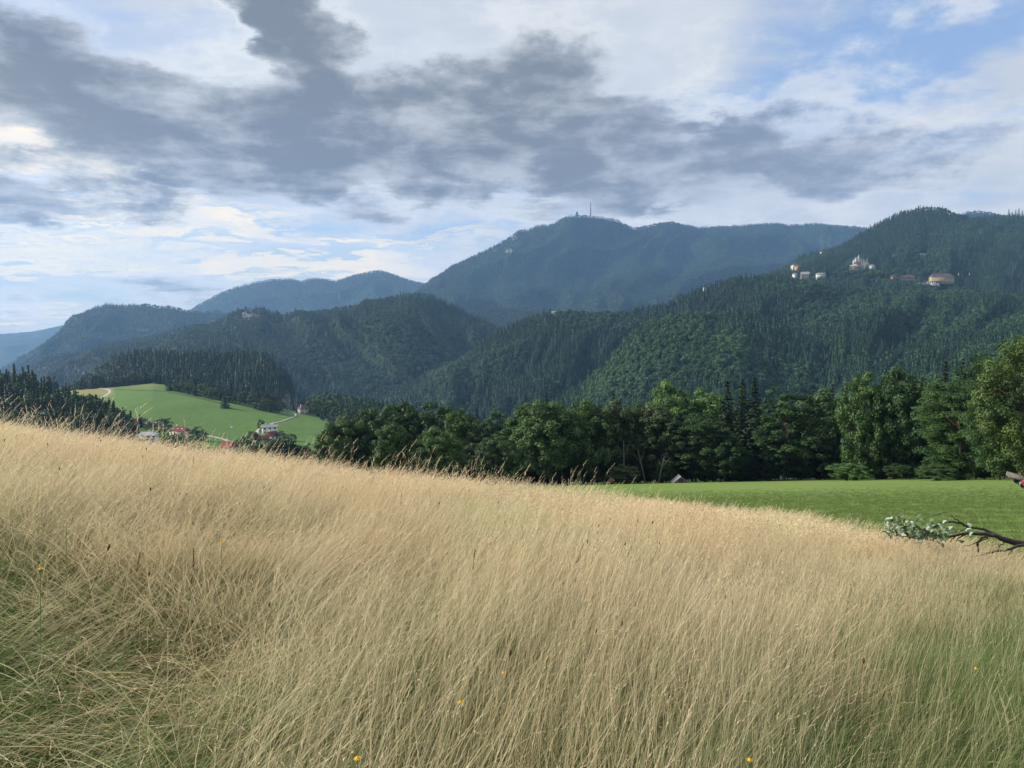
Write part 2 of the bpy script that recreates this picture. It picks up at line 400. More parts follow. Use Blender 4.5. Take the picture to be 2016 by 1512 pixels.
L7 = make_layer('right_ridge', 'broad dark green wooded ridge in the middle right',
    [[(640,830,1900),(700,805,1900),(750,786,1900),(780,768,1880),(830,738,1850),(870,722,1800),(905,708,1800),(930,690,1800),(955,668,1800),(975,657,1800),(1000,644,1800),(1020,633,1800),(1050,622,1800),(1070,616,1800),(1120,611,1800),(1170,614,1800),(1230,612,1800),(1270,606,1800),(1305,600,1800),(1330,590,1800),(1355,578,1800),(1380,569,1800),(1410,556,1800),(1440,550,1800),(1480,546,1800),(1530,546,1800),(1560,551,1750),(1620,562,1700),(1720,568,1700),(1850,572,1650),(1950,575,1600),(2030,580,1600),(2500,600,1500)],
     [(640,850,1600),(900,760,1550),(1100,690,1620),(1300,670,1640),(1500,620,1600),(1700,640,1350),(2030,640,1250),(2500,660,1200)],
     [(640,900,1300),(900,850,1280),(1100,800,1400),(1300,790,1430),(1500,740,1400),(1700,720,1000),(2030,710,900),(2500,720,850)],
     [(640,1000,1000),(900,960,1000),(1100,920,1200),(1300,900,1250),(1500,860,1200),(1700,830,700),(2030,800,620),(2500,800,600)]],
    m_floor, tree=15, dx=4, nt=130, spur=120, spf=2.6, seed=12)
L8 = make_layer('right_spur', 'rounded wooded spur facing left in front of the right ridge',
    [[(980,860,1180),(1050,815,1200),(1090,790,1200),(1115,775,1200),(1150,751,1220),(1180,724,1240),(1210,695,1260),(1235,665,1280),(1255,645,1290),(1280,632,1300),(1310,622,1300),(1350,616,1300),(1400,612,1300),(1440,610,1300),(1490,618,1300),(1540,636,1290),(1600,670,1260),(1660,720,1200),(1720,790,1120)],
     [(980,960,1050),(1150,880,1000),(1300,800,960),(1450,790,960),(1600,820,960),(1720,880,960)],
     [(980,1060,850),(1150,980,800),(1300,950,760),(1450,940,760),(1600,950,760),(1720,980,780)]],
    m_floor, tree=14, dx=4, nt=110, spur=60, spf=2.6, seed=13)
L6 = make_layer('wooded_knoll', 'dark conifer covered knoll behind the valley meadow',
    [[(60,800,1250),(110,772,1250),(140,755,1250),(165,740,1250),(185,728,1250),(205,713,1250),(230,698,1250),(260,691,1240),(290,688,1230),(330,688,1220),(380,690,1200),(430,689,1200),(480,690,1180),(510,692,1160),(530,696,1150),(545,708,1140),(560,730,1130),(575,755,1120),(592,780,1110),(605,800,1100),(640,840,1100)],
     [(60,820,1100),(165,775,1080),(230,758,1060),(300,752,1050),(400,765,1020),(500,785,990),(560,800,970),(600,818,950),(640,850,950)],
     [(60,900,850),(230,830,850),(400,850,820),(600,890,800),(640,900,800)]],
    m_floor, tree=15, dx=4, nt=60, spur=25, spf=2.6, seed=14)
Lwr = make_layer('wooded_slope', 'low wooded slope to the right of the stone house',
    [[(585,830,900),(600,800,900),(612,786,900),(625,778,900),(650,775,900),(690,780,880),(730,788,860),(780,800,840),(900,830,820)],
     [(585,850,820),(640,830,780),(700,850,700),(900,880,650)],
     [(585,930,640),(640,930,620),(700,960,560),(900,990,500)]],
    m_floor, tree=12, dx=4, nt=40, spur=10, spf=3, seed=15)

# valley meadow
m_vmeadow, t_, b_ = material('valley_meadow', 0.9, 0.1)
n_ = tnoise(t_, 0.012, 8, .62, sc=(1, .5, 1)); n2_ = tnoise(t_, 0.25, 6, .6, sc=(1, .4, 1))
c_ = rgbramp(t_, n_, [(0.3, (.050,.105,.022)), (0.5, (.066,.130,.028)), (0.68, (.095,.155,.040))])
c_ = tmix(t_, .5, c_, rgbramp(t_, n2_, [(0.35, (.05,.10,.022)), (0.7, (.09,.155,.038))]))
at_ = nn(t_, 'ShaderNodeAttribute', attribute_name='straw')
c_ = tmix(t_, at_.outputs['Fac'], c_, (.24,.19,.085))
t_.links.new(c_, b_.inputs['Base Color'])
LV = make_layer('valley_meadow', 'bright green sloping meadow in the valley with farms along it',
    [[(-200,790,980),(100,775,960),(155,767,950),(225,762,940),(300,754,930),(350,760,920),(440,778,880),(500,792,860),(560,806,840),(600,812,830),(660,828,800),(900,850,760)],
     [(-200,820,860),(155,795,790),(225,790,780),(300,786,780),(443,802,755),(540,819,735),(600,832,720),(660,842,700),(900,880,660)],
     [(-200,850,720),(155,832,660),(300,834,650),(450,847,640),(530,856,620),(600,866,610),(700,880,590),(900,910,540)],
     [(-200,890,560),(155,872,520),(300,876,510),(450,888,510),(530,896,500),(650,910,490),(900,950,440)],
     [(-200,950,420),(155,940,400),(450,950,400),(650,960,390),(900,985,360)]],
    m_vmeadow, tree=0, dx=4, nt=140, spur=0, seed=16, back=.6, cat='meadow', rough=(90, 5))
me = LV.o.data
co = np.empty(len(me.vertices)*3); me.vertices.foreach_get('co', co); co = co.reshape(-1, 3)
pxy = proj(co[:, 0], co[:, 1], co[:, 2])
straw = (sstep(pxy[0], 232, 214)*sstep(pxy[1], 784, 774))*.6
straw = np.maximum(straw, .22*sstep(pxy[0], 330, 300)*sstep(pxy[1], 770, 758))
straw = straw*(.7+.5*fbm(co[:, 0]/20, co[:, 1]/20, 3))
at = me.attributes.new('straw', 'FLOAT', 'POINT'); at.data.foreach_set('value', straw.astype(np.float32))

Lleft = make_layer('left_hillside', 'dark wooded hillside rising at the left edge',
    [[(-500,640,600),(-250,690,580),(-100,712,560),(0,724,540),(40,731,530),(70,738,520),(100,752,515),(130,763,510),(160,775,505),(190,788,500),(215,795,490),(240,812,480),(262,838,470),(290,870,460),(340,900,450)],
     [(-500,760,470),(-100,800,440),(0,808,430),(100,830,420),(200,860,410),(262,885,400),(340,925,400)],
     [(-500,950,330),(0,950,330),(340,985,330)]],
    m_floor, tree=13, dx=5, nt=50, spur=8, spf=3, seed=17)

# ------------------------------------------------------------------ near ground: tall grass slope, then the mown field
def zm(x, y): return -.06*y-.13*x-.0066*y*y+.10*np.exp(-((x/np.maximum(y,.5)-.0)/.12)**2)*sstep(y, 5, 11)
def zf(x, y): return .27-.1955*y-.5*np.exp(-np.maximum(y, 0)/4)+.02*np.maximum(0, x-10)*sstep(y, 10, 90)
def smax(a, b, k=.25): return .5*(a+b+np.sqrt((a-b)**2+k*k))-.02
def ground(x, y):
    x = np.asarray(x, float); y = np.asarray(y, float)
    und = (fbm(x*.35+40, y*.35+40, 3, 77)-.5)*.22*sstep(y, 60, 8)
    lo = -.35*sstep(y, 175, 330)*(y-175)       # drops away behind the trees
    return smax(zm(x, y), zf(x, y))+und+lo*(y > 175)
def edge(u):                                   # distance at which the tall grass ends
    return np.interp(u, [-1.2, -.6, 0, .15, .26, .466, .68, 1.2], [24, 23, 21, 22, 17, 12.6, 10.0, 8.5])
def polar(d0, d1, nd, us, fn=None):
    pts = []
    for k in range(nd):
        t = k/(nd-1)
        a = d0 if np.isscalar(d0) else d0; d = (np.maximum(a, .05))**(1-t)*d1**t if fn is None else fn(t)
        d = d*np.ones_like(us); x = us*d
        pts.append(np.stack([x, d, ground(x, d)], -1))
    return np.array(pts)
def gridmesh(A):
    ny, nx = A.shape[:2]; idx = np.arange(ny*nx).reshape(ny, nx)
    return A.reshape(-1, 3), np.stack([idx[:-1, :-1], idx[:-1, 1:], idx[1:, 1:], idx[1:, :-1]], -1).reshape(-1, 4)
us = np.linspace(-1.3, 1.3, 420)
m_soil, t_, b_ = material('thatch_soil', 0.95, 0.05)
n_ = tnoise(t_, 6, 8, .65)
t_.links.new(rgbramp(t_, n_, [(0.3, (.035,.04,.018)), (0.55, (.09,.08,.04)), (0.75, (.17,.14,.075))]), b_.inputs['Base Color'])
A = polar(.6, edge(us)+.3, 120, us)
# the ground behind and under the camera
A0 = A[0].copy(); A0[:, 1] = -6; A0[:, 0] = np.linspace(-12, 12, len(us)); A0[:, 2] = -.13*A0[:, 0]+.2
A = np.concatenate([A0[None], A])
v, f = gridmesh(A)
tag(link('meadow_ground', mesh('meadow_ground', v, f, [m_soil], smooth=True)), 'sloping ground under the tall dry grass', 'ground', kind='structure')
m_field, t_, b_ = material('mown_field', 0.9, 0.08)
n_ = tnoise(t_, 0.05, 8, .6, sc=(1, .45, 1)); n2_ = tnoise(t_, 1.6, 8, .7, sc=(1, .35, 1))
c_ = rgbramp(t_, n_, [(0.3, (.09,.145,.035)), (0.5, (.125,.185,.045)), (0.68, (.165,.215,.06))])
w_ = nn(t_, 'ShaderNodeTexWave', bands_direction='X'); w_.inputs['Scale'].default_value = .16; w_.inputs['Distortion'].default_value = 3; w_.inputs['Detail'].default_value = 3; w_.inputs['Detail Scale'].default_value = .4
t_.links.new(nn(t_, 'ShaderNodeTexCoord').outputs['Object'], w_.inputs['Vector'])
c_ = tmix(t_, rgbramp(t_, w_.outputs['Fac'], [(.35, (0,0,0)), (.7, (.22,.22,.22))]), c_, (.15,.20,.06))
c_ = tmix(t_, .5, c_, rgbramp(t_, n2_, [(0.3, (.05,.10,.018)), (0.52, (.12,.175,.045)), (0.75, (.19,.23,.075))]))
t_.links.new(c_, b_.inputs['Base Color']); bump(t_, b_, n2_, .5, .12)
A = polar(edge(us)+.3, 420.0, 150, us)
v, f = gridmesh(A)
tag(link('mown_field', mesh('mown_field', v, f, [m_field], smooth=True)), 'bright green mown field between the dry grass and the tree line', 'field', kind='structure')

# ------------------------------------------------------------------ foliage geometry
def quads(centers, normals, size, aspect=1.0, r=rng, jitter=.35):
    n = len(centers)
    nr = normals+r.normal(0, jitter, (n, 3)); nr /= np.linalg.norm(nr, axis=1)[:, None]+1e-9
    a = r.normal(0, 1, (n, 3)); t = np.cross(nr, a); t /= np.linalg.norm(t, axis=1)[:, None]+1e-9
    b = np.cross(nr, t)
    s = (size*r.uniform(.6, 1.35, n))[:, None] if np.isscalar(size) else (size*r.uniform(.6, 1.35, n))[:, None]
    t = t*s; b = b*s*aspect
    v = np.stack([centers-t, centers-b*.7+nr*s*.12, centers+t, centers+b*.7+nr*s*.12], 1)
    return v.reshape(-1, 3), np.arange(n*4).reshape(n, 4)
def tube(pts, rad, sides=5):
    pts = np.asarray(pts, float); n = len(pts); rad = np.asarray(rad, float)*np.ones(n)
    tg = np.gradient(pts, axis=0); tg /= np.linalg.norm(tg, axis=1)[:, None]+1e-9
    up = np.array([0.31, .17, .93]); 
    a = np.cross(tg, up); bad = np.linalg.norm(a, axis=1) < .1
    a[bad] = np.cross(tg[bad], [1, 0, 0]); a /= np.linalg.norm(a, axis=1)[:, None]; b = np.cross(tg, a)
    th = np.arange(sides)*2*np.pi/sides
    v = pts[:, None]+rad[:, None, None]*(np.cos(th)[None, :, None]*a[:, None]+np.sin(th)[None, :, None]*b[:, None])
    idx = np.arange(n*sides).reshape(n, sides); nx = np.roll(idx, -1, 1)
    f = np.stack([idx[:-1], nx[:-1], nx[1:], idx[1:]], -1).reshape(-1, 4)
    return v.reshape(-1, 3), f
def joinvf(parts):
    V, Fq, o = [], [], 0
    for v, f in parts: V.append(v); Fq.append(f+o); o += len(v)
    return np.concatenate(V), np.concatenate(Fq)

def broadleaf(seed, H=17., W=6.5, n_clump=215, per=92, leaf=.26, low=.12, lean=0, layered=0.0, pointed=0.0):
    """crown (leaf quads in clumps) and trunk with limbs; unit is metres, base at origin"""
    r = np.random.default_rng(seed)
    cl = []
    lobes = r.normal(0, 1, (9, 3)); lobes /= np.linalg.norm(lobes, axis=1)[:, None]; lamp = r.uniform(-.22, .28, 9)
    zc = H*(low+(1-low)/2); hz_ = H*(1-low)/2
    for i in range(n_clump):
        d = r.normal(0, 1, 3); d /= np.linalg.norm(d)
        k = 1+sum(a*max(0, d@l)**4 for a, l in zip(lamp, lobes))
        rr = r.uniform(.25, 1.0)**.38*k
        zz = d[2]*rr
        wprof = 1.0
        if d[2] > 0: wprof = 1-pointed*d[2]
        if d[2] < 0: wprof = 1+.10*d[2]
        cl.append([d[0]*rr*W*wprof, d[1]*rr*W*wprof, zc+zz*hz_*.95])
    cl = np.array(cl); cl[:, 2] = np.maximum(cl[:, 2], H*low*.7+.4)
    cs = r.uniform(.75, 1.5, n_clump)*(W/6.5)*1.05
    C_, N_, T_ = [], [], []
    for c, s in zip(cl, cs):
        m = int(per*s*s/1.2)
        d = r.normal(0, 1, (m, 3)); d /= np.linalg.norm(d, axis=1)[:, None]
        q = r.uniform(0, 1, m)**.33
        sh = np.array([s, s, s*(.72-.35*layered)])
        C_.append(c+d*q[:, None]*sh)
        N_.append(d*.7+np.array([0, 0, .55+layered])); T_.append(np.full(m, r.uniform(0, .85))+r.uniform(-.08, .12, m))
    Cc = np.concatenate(C_); Nn = np.concatenate(N_); Tt = np.concatenate(T_)
    v, f = quads(Cc, Nn, leaf, .8, r)
    tint = np.repeat(Tt, 4)
    tr = [tube([[0, 0, -.6], [0, 0, H*.12], [lean*.3+r.normal(0, .15), r.normal(0, .15), H*.35], [r.normal(0, .3), r.normal(0, .3), H*.65], [r.normal(0, .3), 0, H*.88]], np.array([.36, .27, .21, .12, .04])*H/17, 7)]
    for i in range(16):
        c = cl[r.integers(n_clump)]; z0 = max(H*.12, min(c[2]*.72, H*.75))
        p0 = np.array([0, 0, z0]); mid = (p0+c)/2+np.array([0, 0, .4])
        tr.append(tube([p0, mid, c], np.array([.11, .07, .03])*H/17, 4))
    return (v, f, tint), joinvf(tr)
def conifer(seed, H=20., W=3.4, tiers=28, per=12, ndl=.34, low=.06):
    r = np.random.default_rng(seed); parts = []; C_, N_, T_ = [], [], []
    for k in range(tiers):
        t = k/(tiers-1); z = H*(low+(1-low)*t**.92)
        R0 = W*(1-t)**.85*r.uniform(.82, 1.12)+.15
        nb = max(5, int(per*(1-t*.5)))
        a0 = r.uniform(0, 6.28)
        for b in range(nb):
            a = a0+b*6.283/nb+r.normal(0, .15); L_ = R0*r.uniform(.75, 1.1)
            m = int(10+26*L_/W)
            q = r.uniform(0.05, 1, m)**.7
            side = r.normal(0, .16, m)*L_*(1.1-q)
            x = np.cos(a)*q*L_-np.sin(a)*side; y = np.sin(a)*q*L_+np.cos(a)*side
            zz = z-.28*L_*q+.10*L_*q*q-np.abs(side)*.25-r.uniform(0, .28, m)
            C_.append(np.stack([x, y, zz], 1)); N_.append(np.tile([np.cos(a)*.35, np.sin(a)*.35, .8], (m, 1)))
            T_.append(np.full(m, r.uniform(0, .7)))
    Cc = np.concatenate(C_); v, f = quads(Cc, np.concatenate(N_), ndl, .55, r, .3)
    tr = tube([[0, 0, -.5], [0, 0, H*.5], [0, 0, H*.985]], np.array([.28, .17, .03])*H/20, 6)
    return (v, f, np.repeat(np.concatenate(T_), 4)), tr

def far_conifer(seed, H=18., W=2.6, n=260):
    """small tree for woods seen from afar: inner cone plus ragged sprays"""
    r = np.random.default_rng(seed)
    z = r.uniform(0.03, .98, n)**1.1; a = r.uniform(0, 6.283, n)
    R0 = W*(1-z)**.85*(1+.25*np.sin(z*34+seed))
    c = np.stack([np.cos(a)*R0*.85, np.sin(a)*R0*.85, z*H], 1)
    v, f = quads(c, np.stack([np.cos(a), np.sin(a), np.full(n, .6)], 1), .75, .8, r, .3)
    return v, f, np.repeat(r.uniform(0, .7, n), 4)
def far_broad(seed, H=14., W=4.2, n=300):
    r = np.random.default_rng(seed)
    lob = r.normal(0, 1, (14, 3)); lob /= np.linalg.norm(lob, axis=1)[:, None]; lob[:, 2] = np.abs(lob[:, 2])*.9-.1
    lt = r.uniform(0, .75, 14)
    k = r.integers(0, 14, n); d = r.normal(0, 1, (n, 3)); d /= np.linalg.norm(d, axis=1)[:, None]
    c = lob[k]*np.array([W*.62, W*.62, H*.30])+d*np.array([W*.42, W*.42, H*.17])+np.array([0, 0, H*.58])
    v, f = quads(c, d+np.array([0, 0, .5]), .72, .85, r, .3)
    return v, f, np.repeat(lt[k]+r.uniform(0, .1, n), 4)

def templates(kind, coll_name, makers, mat):
    col = bpy.data.collections.new(coll_name)
    for i, (v, f, t) in enumerate(makers):
        me = mesh(kind, v, f, [mat], {'tint': t})
        o = bpy.data.objects.new('%s' % kind, me); col.objects.link(o)
    return col
def instancer(name, label, cat, pts, rot, scl, idx, col, patch=None, kind='stuff', parent=None):
    n = len(pts)
    me = bpy.data.meshes.new(name); me.vertices.add(n); me.vertices.foreach_set('co', np.asarray(pts, np.float32).reshape(-1))
    for k, ty, a in (('rot', 'FLOAT_VECTOR', rot), ('scl', 'FLOAT_VECTOR', scl)):
        at = me.attributes.new(k, ty, 'POINT'); at.data.foreach_set('vector', np.asarray(a, np.float32).reshape(-1))
    at = me.attributes.new('pick', 'INT', 'POINT'); at.data.foreach_set('value', np.asarray(idx, np.int32))
    at = me.attributes.new('patch', 'FLOAT', 'POINT'); at.data.foreach_set('value', np.asarray(patch if patch is not None else np.zeros(n), np.float32))
    o = link(name, me, parent)
    ng = bpy.data.node_groups.new(name, 'GeometryNodeTree')
    ng.interface.new_socket('Geometry', in_out='INPUT', socket_type='NodeSocketGeometry')
    ng.interface.new_socket('Geometry', in_out='OUTPUT', socket_type='NodeSocketGeometry')
    a = ng.nodes.new('NodeGroupInput'); z = ng.nodes.new('NodeGroupOutput')
    ip = ng.nodes.new('GeometryNodeInstanceOnPoints'); ci = ng.nodes.new('GeometryNodeCollectionInfo')
    ci.inputs['Collection'].default_value = col; ci.inputs['Separate Children'].default_value = True; ci.inputs['Reset Children'].default_value = True
    ip.inputs['Pick Instance'].default_value = True
    def named(nm, ty):
        q = ng.nodes.new('GeometryNodeInputNamedAttribute'); q.data_type = ty; q.inputs['Name'].default_value = nm
        return q.outputs['Attribute']
    e = ng.nodes.new('FunctionNodeEulerToRotation')
    l = ng.links.new
    l(named('rot', 'FLOAT_VECTOR'), e.inputs[0]); l(e.outputs[0], ip.inputs['Rotation'])
    l(named('scl', 'FLOAT_VECTOR'), ip.inputs['Scale']); l(named('pick', 'INT'), ip.inputs['Instance Index'])
    l(a.outputs[0], ip.inputs['Points']); l(ci.outputs[0], ip.inputs['Instance']); l(ip.outputs[0], z.inputs[0])
    md = o.modifiers.new('scatter', 'NODES'); md.node_group = ng
    tag(o, label, cat, kind=kind)
    return o

col_con = templates('conifer', 'far_conifers', [far_conifer(100+i, W=2.4+.4*(i % 3)) for i in range(4)], m_far_conif)
col_bro = templates('broadleaf_tree', 'far_broadleaves', [far_broad(200+i) for i in range(4)], m_far_broad)

CLEAR = []      # (px, py, rx, ry): clearings kept free of far trees
def scatter(ly, name, label, spacing, conif=.6, size=1.0, seed=0, t0=0.0, t1=1.0, px0=-220, px1=2240, keep=None, patchy=.3, pymax=None, sun_tint=0):
    r = np.random.default_rng(seed+1000)
    G = ly.G
    a, b, c = G[:-1, :-1], G[1:, :-1], G[:-1, 1:]
    area = np.linalg.norm(np.cross(b-a, c-a), axis=2)
    tt = ly.tt[:-1]; area = area*((tt >= t0) & (tt <= t1))[:, None]
    area = area*((ly.xs[:-1] > px0) & (ly.xs[:-1] < px1))[None, :]
    n = int(area.sum()/spacing**2)
    p = area.reshape(-1)/area.sum()
    k = r.choice(len(p), n, p=p); i, j = np.unravel_index(k, area.shape)
    s, t = r.uniform(0, 1, n)[:, None], r.uniform(0, 1, n)[:, None]
    P = G[i, j]*(1-s)*(1-t)+G[i+1, j]*s*(1-t)+G[i, j+1]*(1-s)*t+G[i+1, j+1]*s*t
    # an even row along the crest, too, so the skyline is toothed
    if t0 == 0:
        cr = G[0]; seg = np.linalg.norm(np.diff(cr, axis=0), axis=1); L_ = np.concatenate([[0], np.cumsum(seg)])
        q = np.arange(0, L_[-1], spacing*.45)+r.uniform(-.3, .3, len(np.arange(0, L_[-1], spacing*.45)))*spacing
        cp = np.stack([np.interp(q, L_, cr[:, m]) for m in range(3)], 1); cp[:, 2] -= r.uniform(0, 3, len(cp)); P = np.concatenate([P, cp])
    ppx, ppy = proj(P[:, 0], P[:, 1], P[:, 2])
    ok = (ppx > px0) & (ppx < px1)
    if pymax is not None: ok &= ppy < pymax(ppx) if callable(pymax) else ppy < pymax
    for (cx, cy, rx, ry) in CLEAR: ok &= ((ppx-cx)/rx)**2+((ppy-cy)/ry)**2 > 1
    if keep is not None: ok &= keep(ppx, ppy, r)
    P = P[ok]; ppx = ppx[ok]; ppy = ppy[ok]; n = len(P)
    mask = fbm(P[:, 0]/160+seed, P[:, 1]/160, 4, seed+50)
    isc = (mask+r.normal(0, .05, n)) < np.quantile(mask, conif)
    pat = sstep(fbm(P[:, 0]/110+seed*3, P[:, 1]/110, 4, seed+90), .50, .72)*patchy+r.uniform(0, .14, n)+sun_tint
    outs = []
    for flag, col, nm, base_s in ((True, col_con, 'conifer', 1.0), (False, col_bro, 'broadleaf', 1.0)):
        m = isc == flag; k = m.sum()
        if not k: continue
        sc = size*base_s*np.clip(r.normal(.88, .22, k), .4, 1.5)
        scl = np.stack([sc*r.uniform(.85, 1.25, k)]*2+[sc], 1)
        rot = np.stack([r.normal(0, .03, k), r.normal(0, .03, k), r.uniform(0, 6.28, k)], 1)
        o = instancer(name, label % nm, 'forest', P[m]-np.array([0, 0, .6]), rot, scl, r.integers(0, 4, k), col, pat[m])
        outs.append(k)
    print('scatter', name, outs)

# ------------------------------------------------------------------ woods on the hills
CLEAR += [(1770,552,40,8),(1842,553,34,10),(1684,524,24,17),(1565,531,11,11),(1560,550,7,7),(1582,549,12,9),(1608,546,13,6),(1831,566,26,8),(1617,497,4,8),(1760,505,9,4),(1816,503,9,4)]
def rocks_keep(spots, p=.75):
    def f(px, py, r):
        m = np.ones(len(px), bool)
        for (cx, cy, rx, ry) in spots:
            q = ((px-cx)/rx)**2+((py-cy)/ry)**2
            m &= ~((q < 1) & (r.uniform(0, 1, len(px)) < p))
        return m
    return f
ROCK = {'L5': [(496,622,20,11),(478,630,8,10),(388,672,7,10),(648,657,5,8),(632,674,5,5),(565,600,1,1),(330,690,4,6),(90,722,5,6),(175,728,14,9),(50,722,12,5)],
        'L6': [(548,726,7,20),(553,748,5,10),(572,792,24,22),(590,782,10,26)], 'L1': [(1000,494,9,7),(1013,470,6,6),(1012,484,3,3),(975,496,5,4),(1108,442,6,4)], 'L3': [(290,651,14,5),(276,648,8,3)], 'L2': [(672,578,4,12),(650,600,2,4)], 'L8': [(1438,610,9,3)]}
ski = lambda px, py, r: ~((np.abs(px-(1199-(py-490)*.14)) < 4.5+r.uniform(-2, 2, len(px))) & (py > 497) & (py < 560) & (r.uniform(0, 1, len(px)) < .8))
both = lambda f, g: (lambda px, py, r: f(px, py, r) & g(px, py, r))
scatter(L2, 'forest', 'distant blue ridge wood of %s trees left of the mast mountain', 17, .5, 1.25, 2, keep=rocks_keep(ROCK['L2'], 1), t1=.8)
scatter(Lback, 'forest', 'hazy %s wood behind the peak at far right', 17, .5, 1.15, 3)
scatter(L1, 'forest', '%s wood covering the large mast mountain', 13, .68, 1.2, 1, keep=both(ski, rocks_keep(ROCK['L1'])), t1=.95, patchy=.35)
scatter(L3, 'forest', '%s wood on the blue ridge at the left', 14, .5, 1.2, 4, keep=rocks_keep(ROCK['L3']), t1=.9, px1=640)
scatter(L5b, 'forest', '%s wood on the saddle below the mast mountain', 10, .55, 1.15, 5, t1=.7)
scatter(L5, 'forest', '%s wood on the long middle ridge', 8.5, .42, 1.0, 6, keep=rocks_keep(ROCK['L5'], .7), t1=1.0, patchy=.25)
scatter(L9, 'forest', '%s wood on the dark peak at the right', 8.5, .72, 1.05, 7, t1=.72, patchy=.4)
scatter(L7, 'forest', '%s wood on the broad right ridge', 6.5, .6, 1.0, 8, t1=.8, pymax=lambda px: np.where(px < 1640, 830, 780), patchy=.35)
scatter(L8, 'forest', '%s wood on the rounded spur', 5.6, .5, .95, 9, t1=.72, pymax=840, keep=rocks_keep(ROCK['L8'], .7), patchy=.55, sun_tint=.27)  # lighter leaf colour paints in the sunlit look of the spur's slope
scatter(L6, 'forest', '%s wood on the knoll behind the valley meadow', 5.6, .8, .85, 10, t1=.75, keep=rocks_keep(ROCK['L6']), patchy=.05)
scatter(Lwr, 'forest', '%s wood on the low slope right of the stone house', 5.5, .35, .8, 11, t1=.8)
scatter(Lleft, 'forest', '%s undergrowth wood on the left hillside', 6.0, .55, .7, 12, t0=.0, t1=.9, patchy=.15)

# ------------------------------------------------------------------ air
hz_m = bpy.data.materials.new('air'); hz_m.use_nodes = True; t_ = hz_m.node_tree; t_.nodes.clear()
vp = nn(t_, 'ShaderNodeVolumePrincipled'); vp.inputs['Color'].default_value = (.30, .56, 1.0, 1); vp.inputs['Density'].default_value = 6.0e-5
vp.inputs['Anisotropy'].default_value = 0.2
mo = nn(t_, 'ShaderNodeOutputMaterial'); t_.links.new(vp.outputs[0], mo.inputs['Volume'])
hx = np.array([[x, y, z] for x in (-8600, 8600) for y in (-400, 10600) for z in (ZMIN-4, 1060)])
hf = [[0,1,3,2],[4,6,7,5],[0,4,5,1],[2,3,7,6],[0,2,6,4],[1,5,7,3]]
tag(link('haze', mesh('haze', hx, hf, [hz_m])), 'thin blue air between the meadow and the mountains', 'haze', kind='stuff')

# ------------------------------------------------------------------ trees as things
class Tmpl: pass
def tree_template(v, f, t, trunk, H, W, name):
    T = Tmpl(); T.c = mesh('crown', v, f, [m_leaf_mid], {'tint': t}); T.t = mesh('trunk', trunk[0], trunk[1], [m_bark], smooth=True)
    T.H, T.W = H, W; return T
def bl(seed, H=17., W=6.5, **k):
    (v, f, t), tr = broadleaf(seed, H, W, **k); return tree_template(v, f, t, tr, H, W, 'b')
def cf(seed, H=20., W=3.4, **k):
    (v, f, t), tr = conifer(seed, H, W, **k); return tree_template(v, f, t, tr, H, W, 'c')
def place_tree(T, name, p, H, W, mat, label, cat='tree', group=None, rz=None, kindless=False):
    r = rng
    o = bpy.data.objects.new(name, None); C.objects.link(o); o.empty_display_size = .1
    o.location = tuple(float(a) for a in p); o.rotation_euler = (0, 0, r.uniform(0, 6.28) if rz is None else rz)
    s = (W/T.W, W/T.W, H/T.H); o.scale = s
    for me, nm, mt in ((T.c, 'crown', mat), (T.t, 'trunk', m_bark)):
        c = bpy.data.objects.new(nm, me); C.objects.link(c); c.parent = o
        c.material_slots[0].link = 'OBJECT'; c.material_slots[0].material = mt
    tag(o, label, cat, group)
    return o
BT = [bl(1), bl(2, W=6.0, pointed=.25), bl(3, W=7, low=.08), bl(4, layered=.9, low=.06), bl(5, W=5.5, pointed=.35, low=.1), bl(6, low=.05, n_clump=170)]
BN = [bl(11, n_clump=260, per=130, leaf=.17, low=.03, layered=.8), bl(12, n_clump=260, per=130, leaf=.17, low=.04, pointed=.1)]
CT = [cf(21), cf(22, W=3.8), cf(23, W=3.0)]
BS = [bl(31, H=12, W=4.6, n_clump=60, per=80, leaf=.36, low=.0), bl(32, H=12, W=4.2, n_clump=56, per=80, leaf=.36, low=.0, pointed=.2), bl(33, H=12, W=5, n_clump=64, per=70, leaf=.38, low=.0, layered=.3)]
CS = [cf(41, H=15, W=2.7, tiers=13, per=9, ndl=.55), cf(42, H=15, W=3.1, tiers=12, per=9, ndl=.55)]
def near(T, px, top, D, hw, mat, name, label, group=None, drop=0):
    q = P3(px, top, D); z0 = float(ground(q[0], D))-drop; hw = hw*(1.12 if T in BT else 1)
    return place_tree(T, name, (q[0], D, z0), q[2]-z0, hw*D/F, mat, label, 'tree', group)
B, Cn = BT, CT
ROWG = 'leafy trees along the far edge of the mown field'
